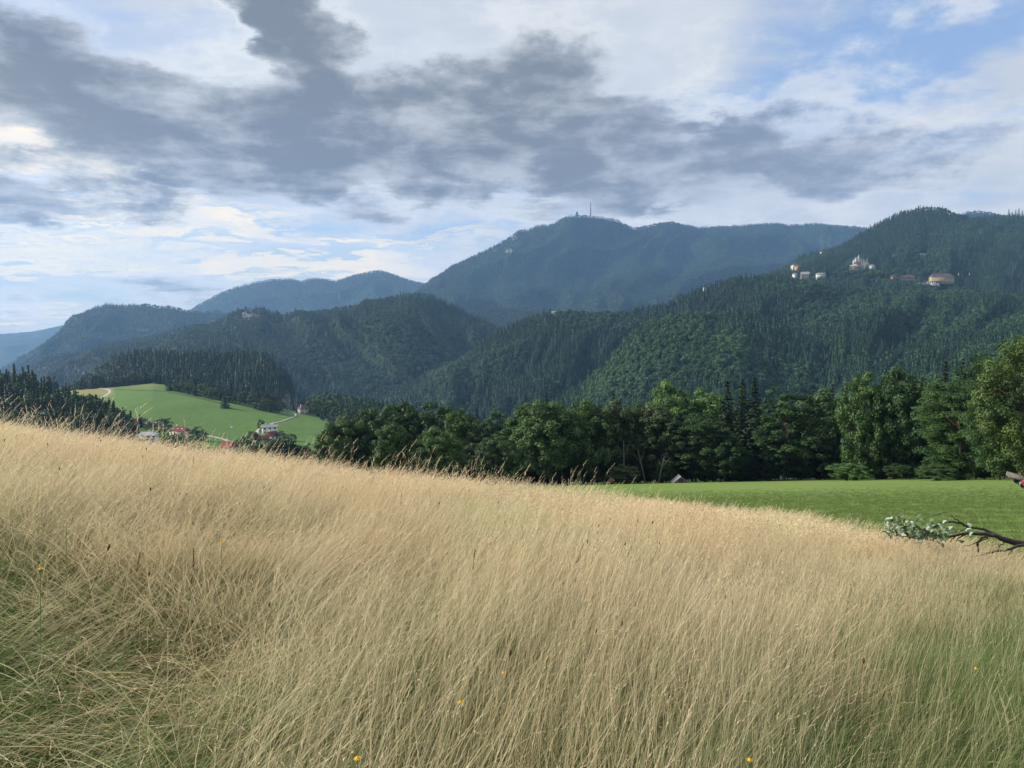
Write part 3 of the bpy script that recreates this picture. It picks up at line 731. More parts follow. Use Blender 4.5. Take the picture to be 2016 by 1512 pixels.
FRONT = [
 # kind, px, top, D, half width, material, label
 (B[0], 672, 822, 168, 42, m_leaf_mid, 'deciduous_tree', 'leftmost round tree of the long tree line, above the grass crest'),
 (B[2], 722, 808, 172, 48, m_leaf_mid, 'deciduous_tree', 'second rounded tree from the left end of the tree line'),
 (B[1], 800, 798, 178, 50, m_leaf_dark, 'deciduous_tree', 'broad dark tree behind the two low round trees'),
 (B[5], 862, 794, 176, 52, m_leaf_dark, 'deciduous_tree', 'tall domed dark tree topping the left group'),
 (B[0], 905, 806, 170, 40, m_leaf_mid, 'deciduous_tree', 'dark tree on the right shoulder of the left group'),
 (B[1], 779, 838, 140, 36, m_leaf_mid, 'deciduous_tree', 'low round tree standing in front, left one of two'),
 (B[2], 856, 845, 138, 44, m_leaf_mid, 'deciduous_tree', 'low round tree standing in front, right one of two'),
 (Cn[2], 938, 806, 176, 14, m_needle, 'spruce_tree', 'thin dark spruce in the dip between the left group and the long row'),
 (B[4], 932, 868, 150, 36, m_leaf_dull, 'deciduous_tree', 'small dull olive tree right of the two low round trees'),
 (B[0], 975, 862, 146, 34, m_leaf_mid, 'deciduous_tree', 'small bright green tree at the start of the long row'),
 (B[3], 985, 812, 165, 44, m_leaf_mid, 'deciduous_tree', 'tree with a sloping crown rising right of the thin spruce'),
 (B[1], 1035, 800, 158, 46, m_leaf_mid, 'deciduous_tree', 'leafy tree just left of the widest tree of the row'),
 (B[2], 1085, 792, 152, 60, m_leaf_mid, 'deciduous_tree', 'widest round tree of the row, reaching down to the dry grass crest'),
 (B[5], 1150, 788, 158, 52, m_leaf_mid, 'deciduous_tree', 'full dark green tree above the left tip of the mown field'),
 (B[0], 1205, 790, 160, 44, m_leaf_dull, 'deciduous_tree', 'olive tree left of the dark gap with bare trunks'),
 (B[4], 1258, 786, 160, 40, m_leaf_dark, 'deciduous_tree', 'narrow dark tree left of the pale green rounded tops'),
 (B[2], 1316, 756, 178, 46, m_leaf_light, 'deciduous_tree', 'pale green rounded treetop, the taller of the two pale ones'),
 (B[0], 1385, 768, 176, 56, m_leaf_light, 'deciduous_tree', 'pale green wide treetop left of the three dark spruces'),
 (B[1], 1305, 806, 156, 50, m_leaf_dull, 'deciduous_tree', 'dull green tree in front of the pale rounded tops'),
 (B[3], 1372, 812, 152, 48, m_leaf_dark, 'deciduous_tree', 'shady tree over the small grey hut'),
 (Cn[0], 1432, 752, 160, 36, m_needle, 'spruce_tree', 'left one of the three dark spruces rising above the row'),
 (Cn[1], 1462, 747, 164, 38, m_needle, 'spruce_tree', 'middle one of the three dark spruces rising above the row'),
 (Cn[1], 1486, 744, 158, 40, m_needle, 'spruce_tree', 'right one of the three dark spruces rising above the row'),
 (B[4], 1428, 842, 148, 36, m_leaf_dark, 'deciduous_tree', 'low dark tree at the feet of the three spruces'),
 (B[3], 1548, 774, 148, 56, m_leaf_mid, 'deciduous_tree', 'tree with drooping layered branches right of the three spruces'),
 (B[0], 1618, 766, 158, 52, m_leaf_mid, 'deciduous_tree', 'wide grey green tree between the layered tree and the tall pair'),
 (B[5], 1700, 734, 136, 44, m_leaf_mid, 'deciduous_tree', 'left tree of the tall dark pair in the right half'),
 (B[2], 1768, 727, 134, 52, m_leaf_dark, 'deciduous_tree', 'right tree of the tall dark pair in the right half'),
 (B[4], 1820, 748, 138, 38, m_leaf_dark, 'deciduous_tree', 'dark tree filling the gap left of the tree with arching boughs'),
 (Cn[2], 1862, 712, 142, 24, m_needle, 'spruce_tree', 'left one of the spruces peeping over the right hand trees'),
 (Cn[1], 1896, 706, 146, 24, m_needle, 'spruce_tree', 'right one of the spruces peeping over the right hand trees'),
 (BN[0], 1896, 738, 112, 84, m_leaf_mid, 'deciduous_tree', 'tree with long arching boughs reaching over the field at right'),
 (BN[0], 1948, 688, 116, 62, m_leaf_mid, 'deciduous_tree', 'tall green tree just behind the yellowish tree'),
 (BN[1], 1975, 760, 100, 62, m_leaf_mid, 'deciduous_tree', 'full green tree with low hanging foliage beside the yellowish tree'),
 (BN[1], 2022, 655, 96, 88, m_leaf_yellow, 'deciduous_tree', 'large yellowish green tree cut by the right edge of the photo'),
]
for T, px, top, D, hw, mt, nm, lb in FRONT: near(T, px, top, D, hw, mt, nm, lb, ROWG)
r_ = random.Random(5)
for i in range(46):                              # the wood behind the front row
    px = 690+i*29+r_.uniform(-9, 9)
    top = np.interp(px, [650, 800, 900, 950, 1050, 1250, 1400, 1500, 1650, 1700, 1850, 1950, 2016], [850, 815, 815, 850, 806, 800, 796, 790, 786, 760, 745, 720, 700])+r_.uniform(4, 22)
    D = np.interp(px, [650, 1600, 1850, 2016], [186, 176, 150, 128])+r_.uniform(-4, 9)
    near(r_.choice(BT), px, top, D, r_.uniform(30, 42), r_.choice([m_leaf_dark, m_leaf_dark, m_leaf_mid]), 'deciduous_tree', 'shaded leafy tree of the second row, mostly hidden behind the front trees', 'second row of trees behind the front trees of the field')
for px, top in ((1076, 774), (1108, 784), (1207, 770), (1222, 786), (1276, 784), (1640, 757), (1600, 764)):
    near(r_.choice(CT), px, top, 186, 15, m_needle, 'spruce_tree', 'dark spruce tip peeping over the leafy row', 'spruce tips over the leafy row')
# bushes at the foot of the trees
bush_lab = {0: 'low bright green bush on the field edge under the tall dark pair'}
BUSH = [(1668, 912, 130, 34, m_leaf_light, 'low bright green bush on the field edge under the tall dark pair'),
        (1845, 915, 108, 34, m_leaf_mid, 'bush under the arching boughs where the field meets the trees'),
        (1232, 915, 146, 26, m_leaf_dull, 'grey green bush beside the bare trunks in the row')]
for px, top, D, hw, mt, lb in BUSH: near(BT[5], px, top, D, hw, mt, 'bush', lb, None)['category'] = 'bush'
for i in range(64):
    px = 900+i*18+r_.uniform(-8, 8); D = np.interp(px, [900, 1600, 1850, 2016], [152, 148, 118, 100])+r_.uniform(0, 14)
    g = P3(px, 700, D); base = proj(g[0], D, float(ground(g[0], D)))[1]
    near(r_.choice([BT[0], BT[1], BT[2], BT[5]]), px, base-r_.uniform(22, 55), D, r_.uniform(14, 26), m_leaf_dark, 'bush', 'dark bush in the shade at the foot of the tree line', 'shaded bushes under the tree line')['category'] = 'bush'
# bare trunks in the dark gap
m_trunk = simple('grey_bark', (.11, .10, .085), .9, .3, 5, bmp=.4)
def limb(name, pts, rad, mat=m_bark, parent=None, sides=6, loc=None):
    v, f = tube(pts, rad, sides); me = mesh(name, v, f, [mat], smooth=True)
    return link(name, me, parent, loc)
for px, top, D, ln, lb in ((1228, 868, 149, .2, 'upright bare grey trunk in the dark gap of the row'), (1308, 900, 147, -1.2, 'bare trunk leaning left near the small hut'), (1256, 885, 148, 1.6, 'thin bare trunk leaning right in the dark gap')):
    q = P3(px, top, D); z0 = float(ground(q[0], D)); h = q[2]-z0
    o = bpy.data.objects.new('tree', None); C.objects.link(o); o.location = (q[0], D, z0); tag(o, lb, 'tree')
    limb('trunk', [[ln, 0, -.4], [ln*.6, 0, h*.4], [0, 0, h]], [.17, .13, .07], m_trunk, o)
    for s in (-1, 1):
        limb('branch', [[ln*.3, 0, h*.62], [ln*.2+s*.7, .2, h*.8], [s*1.3, .3, h*.95]], [.06, .045, .02], m_trunk, o, 4)

# left hillside wood, each tree a thing
cnt = 0
rr = random.Random(9)
for k in range(170):
    px = rr.uniform(-40, 268); lim = np.interp(px, [-40, 0, 70, 130, 190, 240, 268], [718, 724, 738, 763, 788, 812, 850])
    py = lim+rr.random()**.9*(900-lim)*.75+26
    p = on(Lleft, px, py)
    H = rr.uniform(9, 15)
    con = rr.random() < .45
    if con: place_tree(rr.choice(CS), 'conifer', p-np.array([0,0,.5]), H*1.05, rr.uniform(2.2, 3.2), m_needle, 'dark conifer of the wood on the left hillside', 'tree', 'conifers of the left hillside wood')
    else: place_tree(rr.choice(BS), 'deciduous_tree', p-np.array([0,0,.5]), H, rr.uniform(3.4, 5.2), rr.choice([m_leaf_dark, m_leaf_dark, m_leaf_mid, m_leaf_dull]), 'round leafy tree of the wood on the left hillside', 'tree', 'leafy trees of the left hillside wood')
# tree edge of the valley meadow (below the knoll) and around the farms
def vtree(px, pybase, h_px, hw_px, kind, mt, label, group=None, ly=LV, name=None, cat='tree'):
    p = on(ly, px, pybase); D = p[1]
    T = rr.choice(CS if kind == 'c' else BS)
    return place_tree(T, name or ('conifer' if kind == 'c' else 'deciduous_tree'), p-np.array([0,0,.3]), h_px*D/F, hw_px*D/F, mt, label, cat, group)
vtree(443, 803, 27, 11, 'c', m_needle, 'lone dark pine standing in the middle of the green valley meadow', name='pine_tree')
EG = 'trees along the upper edge of the valley meadow'
edge_pts = [(335,771,13),(343,769,11),(352,773,22),(362,775,24),(374,778,25),(386,781,26),(398,783,26),(408,786,24),(420,788,23),(432,790,26),(452,794,26),(466,797,25),(478,800,28),(490,802,30),(500,806,32),(512,809,30),(522,812,28),(532,813,24),(541,814,22),(549,814,14)]
for i, (px, b, h) in enumerate(edge_pts):
    vtree(px, b-2, h*1.05, 9+h*.12, 'b' if i % 5 else 'c', rr.choice([m_leaf_dark, m_leaf_mid, m_leaf_mid]) if i % 5 else m_needle, 'leafy tree in the row bordering the top of the valley meadow', EG)
    vtree(px+rr.uniform(-4, 4), b-8, h*1.3, 10, 'c' if rr.random() < .6 else 'b', m_needle, 'tree in the second rank above the valley meadow', 'second rank of trees above the valley meadow')
for i in range(26):
    px = 155+i*7; b = np.interp(px, [155, 225, 300, 335], [764, 760, 752, 758])
    vtree(px, b, rr.uniform(14, 30), rr.uniform(5, 8), 'c' if i % 3 else 'b', m_needle if i % 3 else m_leaf_dark, 'tree of the dark belt behind the left end of the valley meadow', 'tree belt behind the valley meadow')
for px, b, h, w_ in ((612,812,30,11),(622,816,34,13),(636,820,36,14),(650,826,38,15),(664,836,40,16),(678,846,44,17),(660,820,40,14),(692,850,46,16),(706,852,44,16),(640,812,34,12),(720,850,40,15),(735,850,42,15)):
    vtree(px, b, h, w_, 'b', rr.choice([m_leaf_dark, m_leaf_mid]), 'leafy tree in the clump right of the stone house', 'leafy clump right of the stone house')
YG = 'garden trees around the valley farms'
for px, b, h, w_, k in ((515,848,22,6,'b'),(552,866,18,7,'b'),(556,872,14,8,'b'),(388,866,26,10,'b'),(250,846,30,9,'b'),(262,850,26,8,'c'),(240,842,34,10,'b'),(228,846,36,10,'b'),(215,850,40,10,'c'),(330,846,22,8,'b'),(318,844,20,8,'b'),(306,845,18,8,'b'),(322,862,24,9,'b'),(345,880,24,12,'b'),(362,884,26,12,'b'),(330,880,20,10,'b'),(380,880,20,10,'b'),(276,842,24,7,'c'),(284,838,16,7,'b'),(575,868,14,8,'b'),(498,884,34,13,'b'),(480,886,26,12,'b'),(398,868,20,9,'b'),(292,846,14,7,'b'),(588,813,8,5,'b'),(196,850,36,10,'b'),(180,852,38,10,'c'),(164,855,40,11,'b'),(206,862,34,10,'b')):
    vtree(px, b, h*1.1, w_*1.35, k, m_needle if k == 'c' else rr.choice([m_leaf_dark, m_leaf_mid, m_leaf_dull]), 'small garden tree among the valley houses', YG)
HG = 'leafy crowns just beyond the dry grass crest'
for i in range(60):
    px = 180+i*9.2+rr.uniform(-4, 4)
    if px < 470: top = np.interp(px, [180, 300, 400, 470], [868, 880, 882, 884])+rr.uniform(-6, 8); D = 395
    else: top = np.interp(px, [470, 520, 560, 600, 650, 720], [884, 868, 862, 878, 890, 900])+rr.uniform(-6, 8); D = 330
    q = P3(px, top, D); H = rr.uniform(11, 14)
    place_tree(rr.choice(BS), 'deciduous_tree', (q[0], D, q[2]-H*1.35), H*1.35, rr.uniform(4.6, 6.8), rr.choice([m_leaf_mid, m_leaf_dark, m_leaf_mid, m_leaf_dull]), 'leafy crown seen just over the dry grass below the farms', 'tree', HG)
# ground that these lower trees stand on
Llow = make_layer('lower_slope', 'wooded slope between the grass crest and the farms',
    [[(-100,930,420),(180,925,410),(470,935,400),(500,925,340),(720,960,335),(900,980,330)], [(-100,1100,300),(900,1100,280)]], m_floor, tree=0, dx=8, nt=12, seed=18, back=.3)
# a few trees standing out on the hills near the hotels and on the skyline at the far right
rq = random.Random(77)
for px, b, h, w_ in [(rq.uniform(1540, 1940), rq.uniform(540, 572), rq.uniform(6, 11), rq.uniform(4, 8)) for _ in range(55)]+[(rq.uniform(1700, 1860), rq.uniform(515, 540), rq.uniform(7, 12), rq.uniform(5, 9)) for _ in range(20)]+list(((1655,535,14,8),(1530,560,12,6),(1800,556,12,9),(1795,548,14,7),(1700,548,14,8),(1720,545,14,9),(1625,540,10,8),(1640,545,12,8),(1880,565,12,9),(1735,560,10,9),(1590,560,10,8),(1612,562,10,9))):
    p = on(L9, px, b); place_tree(rr.choice(BS), 'deciduous_tree', p, h*p[1]/F, w_*p[1]/F, rr.choice([m_leaf_light, m_leaf_mid]), 'light green round tree among the hill hotels', 'tree', 'light green trees among the hill hotels')
for px, h in ((1958,10),(1966,8),(1985,15),(1992,12),(1999,14),(2005,16),(2012,13)):
    p = on(L9, px, 432); place_tree(rr.choice(CS), 'pine_tree', p, h*1.3*p[1]/F, 4*p[1]/F, m_needle, 'pine standing clear on the skyline at the far right', 'tree', 'skyline pines at the far right')

# ------------------------------------------------------------------ buildings
m_white = simple('white_render', (.50,.49,.46), .85, .06, 1.0)
m_bright = simple('bright_white_render', (.72,.71,.68), .85, .05, 1.0)
m_cream = simple('cream_render', (.50,.45,.36), .85, .10, 1.0)
m_yellow = simple('yellow_render', (.34,.29,.15), .85, .08, 1.0)
m_ochre = simple('ochre_render', (.30,.20,.11), .85, .15, 1.0)
m_pink = simple('pinkish_render', (.36,.30,.27), .85, .1, 1.0)
m_stone = simple('rubble_stone', (.33,.30,.26), .9, .35, 1.6, bmp=.3)
m_greyst = simple('grey_boards', (.15,.15,.145), .9, .2, 2.0)
m_red = simple('red_roof_tiles', (.14,.036,.028), .85, .3, 1.2)
m_rust = simple('rust_red_roof', (.13,.045,.035), .8, .3, 1.2)
m_brown = simple('brown_roof', (.085,.065,.062), .85, .3, .8)
m_slate = simple('grey_roof', (.22,.23,.24), .75, .2, 1.2)
m_zinc = simple('zinc_roof', (.28,.31,.34), .6, .15, 1.2)
m_wood = simple('dark_timber', (.06,.05,.045), .85, .3, 2.0)
m_glass, t_, b_ = material('window_glass', .12, .5); b_.inputs['Base Color'].default_value = (.03,.035,.045,1)
m_light = simple('skylight_glass', (.65,.68,.72), .15, .05, 1.0, .5)
m_path = simple('gravel_path', (.30,.29,.25), .95, .15, 2.0)
m_asph = simple('grey_lane', (.30,.30,.29), .95, .1, 2.0)
m_metal = simple('galvanised_steel', (.30,.31,.32), .5, .15, 3.0, .5)

def boxvf(x0, x1, y0, y1, z0, z1):
    v = np.array([[x, y, z] for x in (x0, x1) for y in (y0, y1) for z in (z0, z1)], float)
    return v, np.array([[0,1,3,2],[4,6,7,5],[0,4,5,1],[2,3,7,6],[0,2,6,4],[1,5,7,3]])
def part(name, vf, mat, parent, smooth=False):
    me = mesh(name, vf[0], vf[1], [mat], smooth=smooth); return link(name, me, parent)
def polyvf(v, f): return np.array(v, float), f
def roof(kind, w, d, h, rh, ov=.5, th=.28):
    """closed roof: gable along x ('gable'), gable along y ('gable_y'), hip or flat"""
    W, D_ = w/2+ov, d/2+ov
    if kind == 'flat': return boxvf(-W, W, -D_, D_, h, h+rh)
    if kind == 'gable': top = [(-W, 0, h+rh), (W, 0, h+rh)]
    elif kind == 'gable_y': top = [(0, -D_, h+rh), (0, D_, h+rh)]
    else:
        k = max(.3, w/2-d/2*.75); top = [(-k, 0, h+rh), (k, 0, h+rh)]
    z = h-.12
    b = [(-W, -D_, z), (W, -D_, z), (W, D_, z), (-W, D_, z)]
    v = b+top+[(x, y, zz-th) for x, y, zz in b]
    if kind == 'gable_y': f = [(0,4,5,3),(1,2,5,4),(0,1,4),(2,3,5)]
    else: f = [(0,1,5,4),(2,3,4,5),(0,4,3),(1,2,5)]
    f += [(0,6,7,1),(1,7,8,2),(2,8,9,3),(3,9,6,0),(9,8,7,6)]
    return [tuple(a) for a in v], f
def house(name, p, rz, w, d, h, rh, kind, mw, mr, label, wins=(3, 2), chim=1, cat='house', wmat=None, sky=0, door=True, balc=False, group=None, gabwin=True, frame=None):
    o = bpy.data.objects.new(name, None); C.objects.link(o); o.location = tuple(float(a) for a in p); o.rotation_euler = (0, 0, R(rz))
    tag(o, label, cat, group)
    if kind in ('gable', 'gable_y'):
        r2 = rh-.15
        fd = -12 if cat in ('hotel', 'guest house', 'pavilion') else -4
        base = [(-w/2,-d/2,fd),(w/2,-d/2,fd),(w/2,d/2,fd),(-w/2,d/2,fd),(-w/2,-d/2,h),(w/2,-d/2,h),(w/2,d/2,h),(-w/2,d/2,h)]
        if kind == 'gable': base += [(-w/2,0,h+r2),(w/2,0,h+r2)]; fc = [(0,1,5,4),(2,3,7,6),(1,2,6,9,5),(3,0,4,8,7),(4,5,9,8),(6,7,8,9)]
        else: base += [(0,-d/2,h+r2),(0,d/2,h+r2)]; fc = [(0,1,5,8,4),(2,3,7,9,6),(1,2,6,5),(3,0,4,7),(4,8,9,7),(5,6,9,8)]
        link('wall', mesh('wall', base, fc, [mw]), o)
    else: part('wall', boxvf(-w/2, w/2, -d/2, d/2, -12 if cat in ('hotel', 'guest house', 'pavilion') else -4, h), mw, o)
    rv, rf = roof(kind, w, d, h, rh)
    ro = link('roof', mesh('roof', rv, rf, [mr]) if isinstance(rf, list) else mesh('roof', rv, rf, [mr]), o)
    for i in range(chim):
        x = (-.25+.5*i)*w; part('chimney', boxvf(x-.4, x+.4, .2, 1.0, h+rh*.3, h+rh+1.1), m_cream, ro)
    nx, nz = wins
    fm = frame or m_white
    big = cat in ('hotel', 'guest house', 'pavilion')
    def window(cx, cy, cz, ax, ww=max(1.2, w/nx*.6) if cat in ('hotel', 'guest house', 'pavilion') else 1.2, wh=h/max(1, nz)*.55 if cat in ('hotel', 'guest house', 'pavilion') else 1.4):
        if ax == 'y': a = boxvf(cx-ww/2-.12, cx+ww/2+.12, cy-.10, cy+.02, cz-wh/2-.12, cz+wh/2+.12); g = boxvf(cx-ww/2, cx+ww/2, cy-.13, cy-.08, cz-wh/2, cz+wh/2)
        else: a = boxvf(cx-.02 if cx > 0 else cx-.10, cx+.10 if cx > 0 else cx+.02, cy-ww/2-.12, cy+ww/2+.12, cz-wh/2-.12, cz+wh/2+.12); g = boxvf(cx+.08 if cx > 0 else cx-.13, cx+.13 if cx > 0 else cx-.08, cy-ww/2, cy+ww/2, cz-wh/2, cz+wh/2)
        wd = part('window', a, fm, o); part('pane', g, m_glass, wd)
    st = h/max(1, nz)
    for k in range(nz):
        for i in range(nx):
            if door and k == 0 and i == nx//2: continue
            window(-w/2+w*(i+.5)/nx, -d/2, st*(k+.55), 'y')
        for s in (-1, 1):
            for q in ((-.25, .25) if d > 7 else (0,)): window(s*w/2, q*d, st*(k+.55), 'x')
    if door: part('door', boxvf(-w/2+w*(nx//2+.5)/nx-.55, -w/2+w*(nx//2+.5)/nx+.55, -d/2-.06, -d/2+.02, -.1, 2.1), m_wood, o)
    for i in range(sky):
        x = -w/2+w*(i+.6)/(sky+.2); sl = rh/(d/2+.5); y = -d*.27; z = h-.12+(y+d/2+.5)*sl
        part('skylight', boxvf(x-.5, x+.5, y-.4, y+.4, z-.3, z+.35), m_light, ro)
    if balc:
        for k in range(1, nz):
            part('balcony', boxvf(-w/2+.6, w/2-.6, -d/2-1.3, -d/2-.03, st*k-.1, st*k+.9), mr if balc == 'roof' else m_wood if balc == 'wood' else m_white, o)
    return o
V = lambda px, py: on(LV, px, py)
# valley farms (distances from the slope they stand on)
p = P3(290, 871, 430)
hs = house('villa', p, 14, 10.5, 7, 4.6, 1.6, 'hip', m_bright, m_zinc, 'white villa with dark picture windows, nearest valley house, half hidden by grass heads', (4, 2), 0, frame=m_white, balc='white')
house('house', V(355, 858), -14, 12.5, 8.5, 4.2, 3.2, 'hip', m_cream, m_red, 'cream house under a broad red hipped roof with small skylights', (4, 1), 1, sky=3)
ow = P3(366, 862, 560)
house('house', V(267, 838), 20, 9, 7, 3.4, 2.6, 'gable', m_cream, m_red, 'small house with a plain red roof left of the hipped red roof', (2, 1), 1)
house('house', V(203, 836), 25, 10, 8, 5.6, 2.6, 'gable', m_pink, m_rust, 'pinkish house between dark trees at the left end of the farms', (3, 2), 1)
house('house', P3(451, 888, 470), -28, 8.5, 7, 3.0, 3.2, 'gable', m_cream, m_red, 'bright red gabled roof beside the lane, only its roof showing', (2, 1), 1)
house('farmhouse', V(531, 853), 22, 12, 8.5, 5.8, 2.0, 'gable', m_bright, m_slate, 'white farmhouse with a low grey roof at the bend of the lane', (3, 2), 2)
house('farmhouse', V(536, 864), 58, 8, 6.5, 3.0, 3.2, 'gable', m_bright, m_rust, 'small white gabled house with rusty red roof before the grey roofed farmhouse', (2, 1), 1)
house('shed', V(516, 868), 35, 10, 5, 2.2, 1.8, 'gable', m_greyst, m_rust, 'low shed with brownish red roof by the small gabled farmhouse', (1, 1), 0, cat='shed', door=False)
house('stone_house', V(597, 815), 40, 9, 8, 6.6, 2.8, 'hip', m_stone, m_brown, 'old rubble stone house with brown roof where the lane turns', (2, 2), 1)
# parked car by the stone house
def car(p, rz, mat, label):
    o = bpy.data.objects.new('parked_car', None); C.objects.link(o); o.location = tuple(float(a) for a in p); o.rotation_euler = (0, 0, R(rz)); tag(o, label, 'car')
    pr = [(-2.1,.35),(-2.1,.85),(-1.9,1.0),(-.9,1.0),(-.5,1.45),(1.2,1.45),(1.75,1.0),(2.1,.95),(2.15,.35)]
    n = len(pr); v = [(x, -.85, z) for x, z in pr]+[(x, .85, z) for x, z in pr]
    f = [tuple(range(n)), tuple(range(2*n-1, n-1, -1))]+[(i, i+n, (i+1) % n+n, (i+1) % n) for i in range(n)]
    link('body', mesh('body', v, f, [mat]), o)
    part('windows', boxvf(-.55, 1.25, -.87, .87, 1.05, 1.38), m_glass, o)
    for x in (-1.3, 1.35):
        for y in (-.86, .86):
            vv, ff = tube([[x, y-.1, .33], [x, y+.1, .33]], [.33, .33], 12)
            wl = link('wheel', mesh('wheel', vv, [tuple(q) for q in ff.tolist()]+[tuple(range(12)), tuple(range(23, 11, -1))], [m_wood]), o)
    return o
car(V(583, 811.5)+np.array([0,0,.1]), 15, m_white, 'tiny white car parked on the lane beside the stone house')
# lattice pylon in the meadow
p = V(457, 841)
o = bpy.data.objects.new('power_pylon', None); C.objects.link(o); o.location = tuple(p); tag(o, 'slim grey lattice pole standing in the valley meadow', 'pylon')
prt = []
for sx in (-1, 1):
    for sy in (-1, 1): prt.append(tube([[sx*.55, sy*.55, -.3], [sx*.18, sy*.18, 10.5]], .05, 4))
for k in range(9):
    z = .4+k*1.1; a = .55-.037*z; b = .55-.037*(z+1.1)
    prt += [tube([[-a, -a, z], [b, -b, z+1.1]], .03, 3), tube([[a, a, z], [-b, b, z+1.1]], .03, 3)]
part('mast', joinvf(prt), m_metal, o)
for z in (9.2, 10.3): part('crossarm', boxvf(-1.5, 1.5, -.06, .06, z, z+.12), m_metal, o)
part('footing', boxvf(-1.2, 1.2, -1.2, 1.2, -.5, .25), m_white, o)
# lanes
def lane(name, pts, width, mat, label, ly=LV, lift=.12):
    pts = np.array(pts, float); s = np.concatenate([[0], np.cumsum(np.hypot(*np.diff(pts, axis=0).T))]); q = np.linspace(0, s[-1], 90)
    pp = np.stack([np.interp(q, s, pts[:, 0]), np.interp(q, s, pts[:, 1])], 1)
    for _ in range(6): pp[1:-1] = (pp[:-2]+2*pp[1:-1]+pp[2:])/4
    W3 = np.array([on(ly, a, b) for a, b in pp]); tg = np.gradient(W3, axis=0); nrm = np.stack([-tg[:, 1], tg[:, 0], 0*tg[:, 0]], 1); nrm /= np.linalg.norm(nrm, axis=1)[:, None]
    A = np.stack([W3-nrm*width/2, W3+nrm*width/2], 1); A[:, :, 2] += lift
    Bm = A.copy(); Bm[:, :, 2] -= .5
    X = np.concatenate([Bm[:, :1], A, Bm[:, 1:]], 1)
    v, f = gridmesh(X)
    tag(link(name, mesh(name, v, f, [mat])), label, 'lane', kind='structure')
lane('lane', [(545,811.5),(566,811),(578,811.8),(584,815),(582,819),(572,823),(556,829),(540,833),(527,837),(515,842),(508,848),(506,855),(508,862),(505,868),(498,876)], 3.4, m_path, 'pale gravel lane curving down to the white farmhouse')
lane('lane', [(300,830),(318,834),(336,842)], 3.2, m_path, 'short pale stretch of lane left of the hipped red roof')
lane('lane', [(380,853),(400,856),(420,860),(440,865),(455,871),(464,879)], 4.4, m_asph, 'grey lane running along the lower edge of the valley meadow')
lane('lane', [(168,763.5),(190,764),(208,765),(217,768),(218,773),(208,779),(198,785)], 3.6, m_path, 'pale farm track at the top left of the valley meadow')
lane('field_fence_track', [(226,767),(270,768),(320,770),(360,777),(400,786),(440,796)], 1.6, m_floor, 'dark hedge line along the top of the valley meadow', lift=.2)
# hut at the edge of the mown field
q = P3(1338, 957, 146); gz = float(ground(q[0], 146))-.35
o = bpy.data.objects.new('hut', None); C.objects.link(o); o.location = (q[0], 146, gz); tag(o, 'small grey hut with a dark doorway under the trees at the field edge', 'hut')
link('wall', mesh('wall', [(-1.3,-1,0),(1.3,-1,0),(1.3,1,0),(-1.3,1,0),(-1.3,-1,.7),(1.3,-1,.7),(1.3,1,.7),(-1.3,1,.7),(0,-1,1.7),(0,1,1.7)], [(0,1,5,8,4),(2,3,7,9,6),(1,2,6,5),(3,0,4,7),(4,8,9,7),(5,6,9,8)], [m_greyst]), o)
for s in (-1, 1):
    for k in range(5): part('board', boxvf(min(s*1.0, s*1.3)*1-0+0, max(s*1.0, s*1.3), -1.06, -1.01, .05+k*.15, .15+k*.15), m_greyst, o)
part('door', boxvf(-.42, .42, -1.05, -.98, 0, 1.35), m_wood, o)
part('lintel', boxvf(-.5, .5, -1.1, -.98, 1.38, 1.5), m_greyst, o)
link('roof', mesh('roof', [(-1.6,-1.2,.5),(0,-1.2,1.85),(1.6,-1.2,.5),(-1.6,1.2,.5),(0,1.2,1.85),(1.6,1.2,.5),(-1.6,-1.2,.4),(0,-1.2,1.75),(1.6,-1.2,.4),(-1.6,1.2,.4),(0,1.2,1.75),(1.6,1.2,.4)], [(0,1,4,3),(1,2,5,4),(6,9,10,7),(7,10,11,8),(0,6,7,1),(1,7,8,2),(3,4,10,9),(4,5,11,10),(0,3,9,6),(2,8,11,5)], [m_slate]), o)

# hotels on the hill
def HP(px, py): return on(L9, px, py)
def hill_house(name, px, pyb, wpx, hpx, rpx, kind, mw, mr, label, rz=0, **k):
    p = HP(px, pyb); s = p[1]/F; p = p.copy(); p[2] += 4
    return house(name, p, rz, wpx*s, k.pop('dpx', 9)*s, hpx*s, rpx*s, kind, mw, mr, label, cat=k.pop('cat', 'hotel'), **k)
hill_house('hotel', 1567, 537, 11, 10, 3, 'hip', m_ochre, m_red, 'ochre hotel block with red roof behind the tall white one at the left end', 20, wins=(4, 5), chim=0, balc='roof', dpx=12)
hill_house('hotel', 1560, 537, 6.5, 12.5, 2.5, 'hip', m_white, m_red, 'tall narrow white hotel block at the left end of the hill resort', 20, wins=(2, 5), chim=0, dpx=9)
hill_house('house', 1560, 549, 6, 6, 2, 'gable', m_white, m_slate, 'narrow white house just below the tall white hotel block', 10, wins=(2, 2), chim=0, cat='house')
hill_house('guest_house', 1582, 549, 16, 6, 5, 'gable', m_pink, m_slate, 'grey roofed guest house with pale gables left of the long white building', -15, wins=(5, 2), chim=2, cat='guest house')
hill_house('guest_house', 1608, 545, 17, 3.5, 1.5, 'hip', m_white, m_slate, 'long low white building right of the grey roofed guest house', 0, wins=(6, 1), chim=0, cat='guest house', dpx=6)
hill_house('house', 1570, 555, 3, 4, 1.2, 'gable', m_white, m_slate, 'tiny white chapel like house lowest of the hill resort', 0, wins=(1, 1), chim=0, cat='house', dpx=3)
hill_house('house', 1818, 505, 10, 2.2, 1.4, 'gable', m_white, m_slate, 'pale roof glimpsed among trees high right of the grand hotel', 5, wins=(3, 1), chim=0, cat='house', dpx=4)
hill_house('house', 1760, 507, 9, 2.4, 1.4, 'gable', m_white, m_slate, 'light grey roof between treetops right of the grand hotel', -5, wins=(3, 1), chim=0, cat='house', dpx=4)
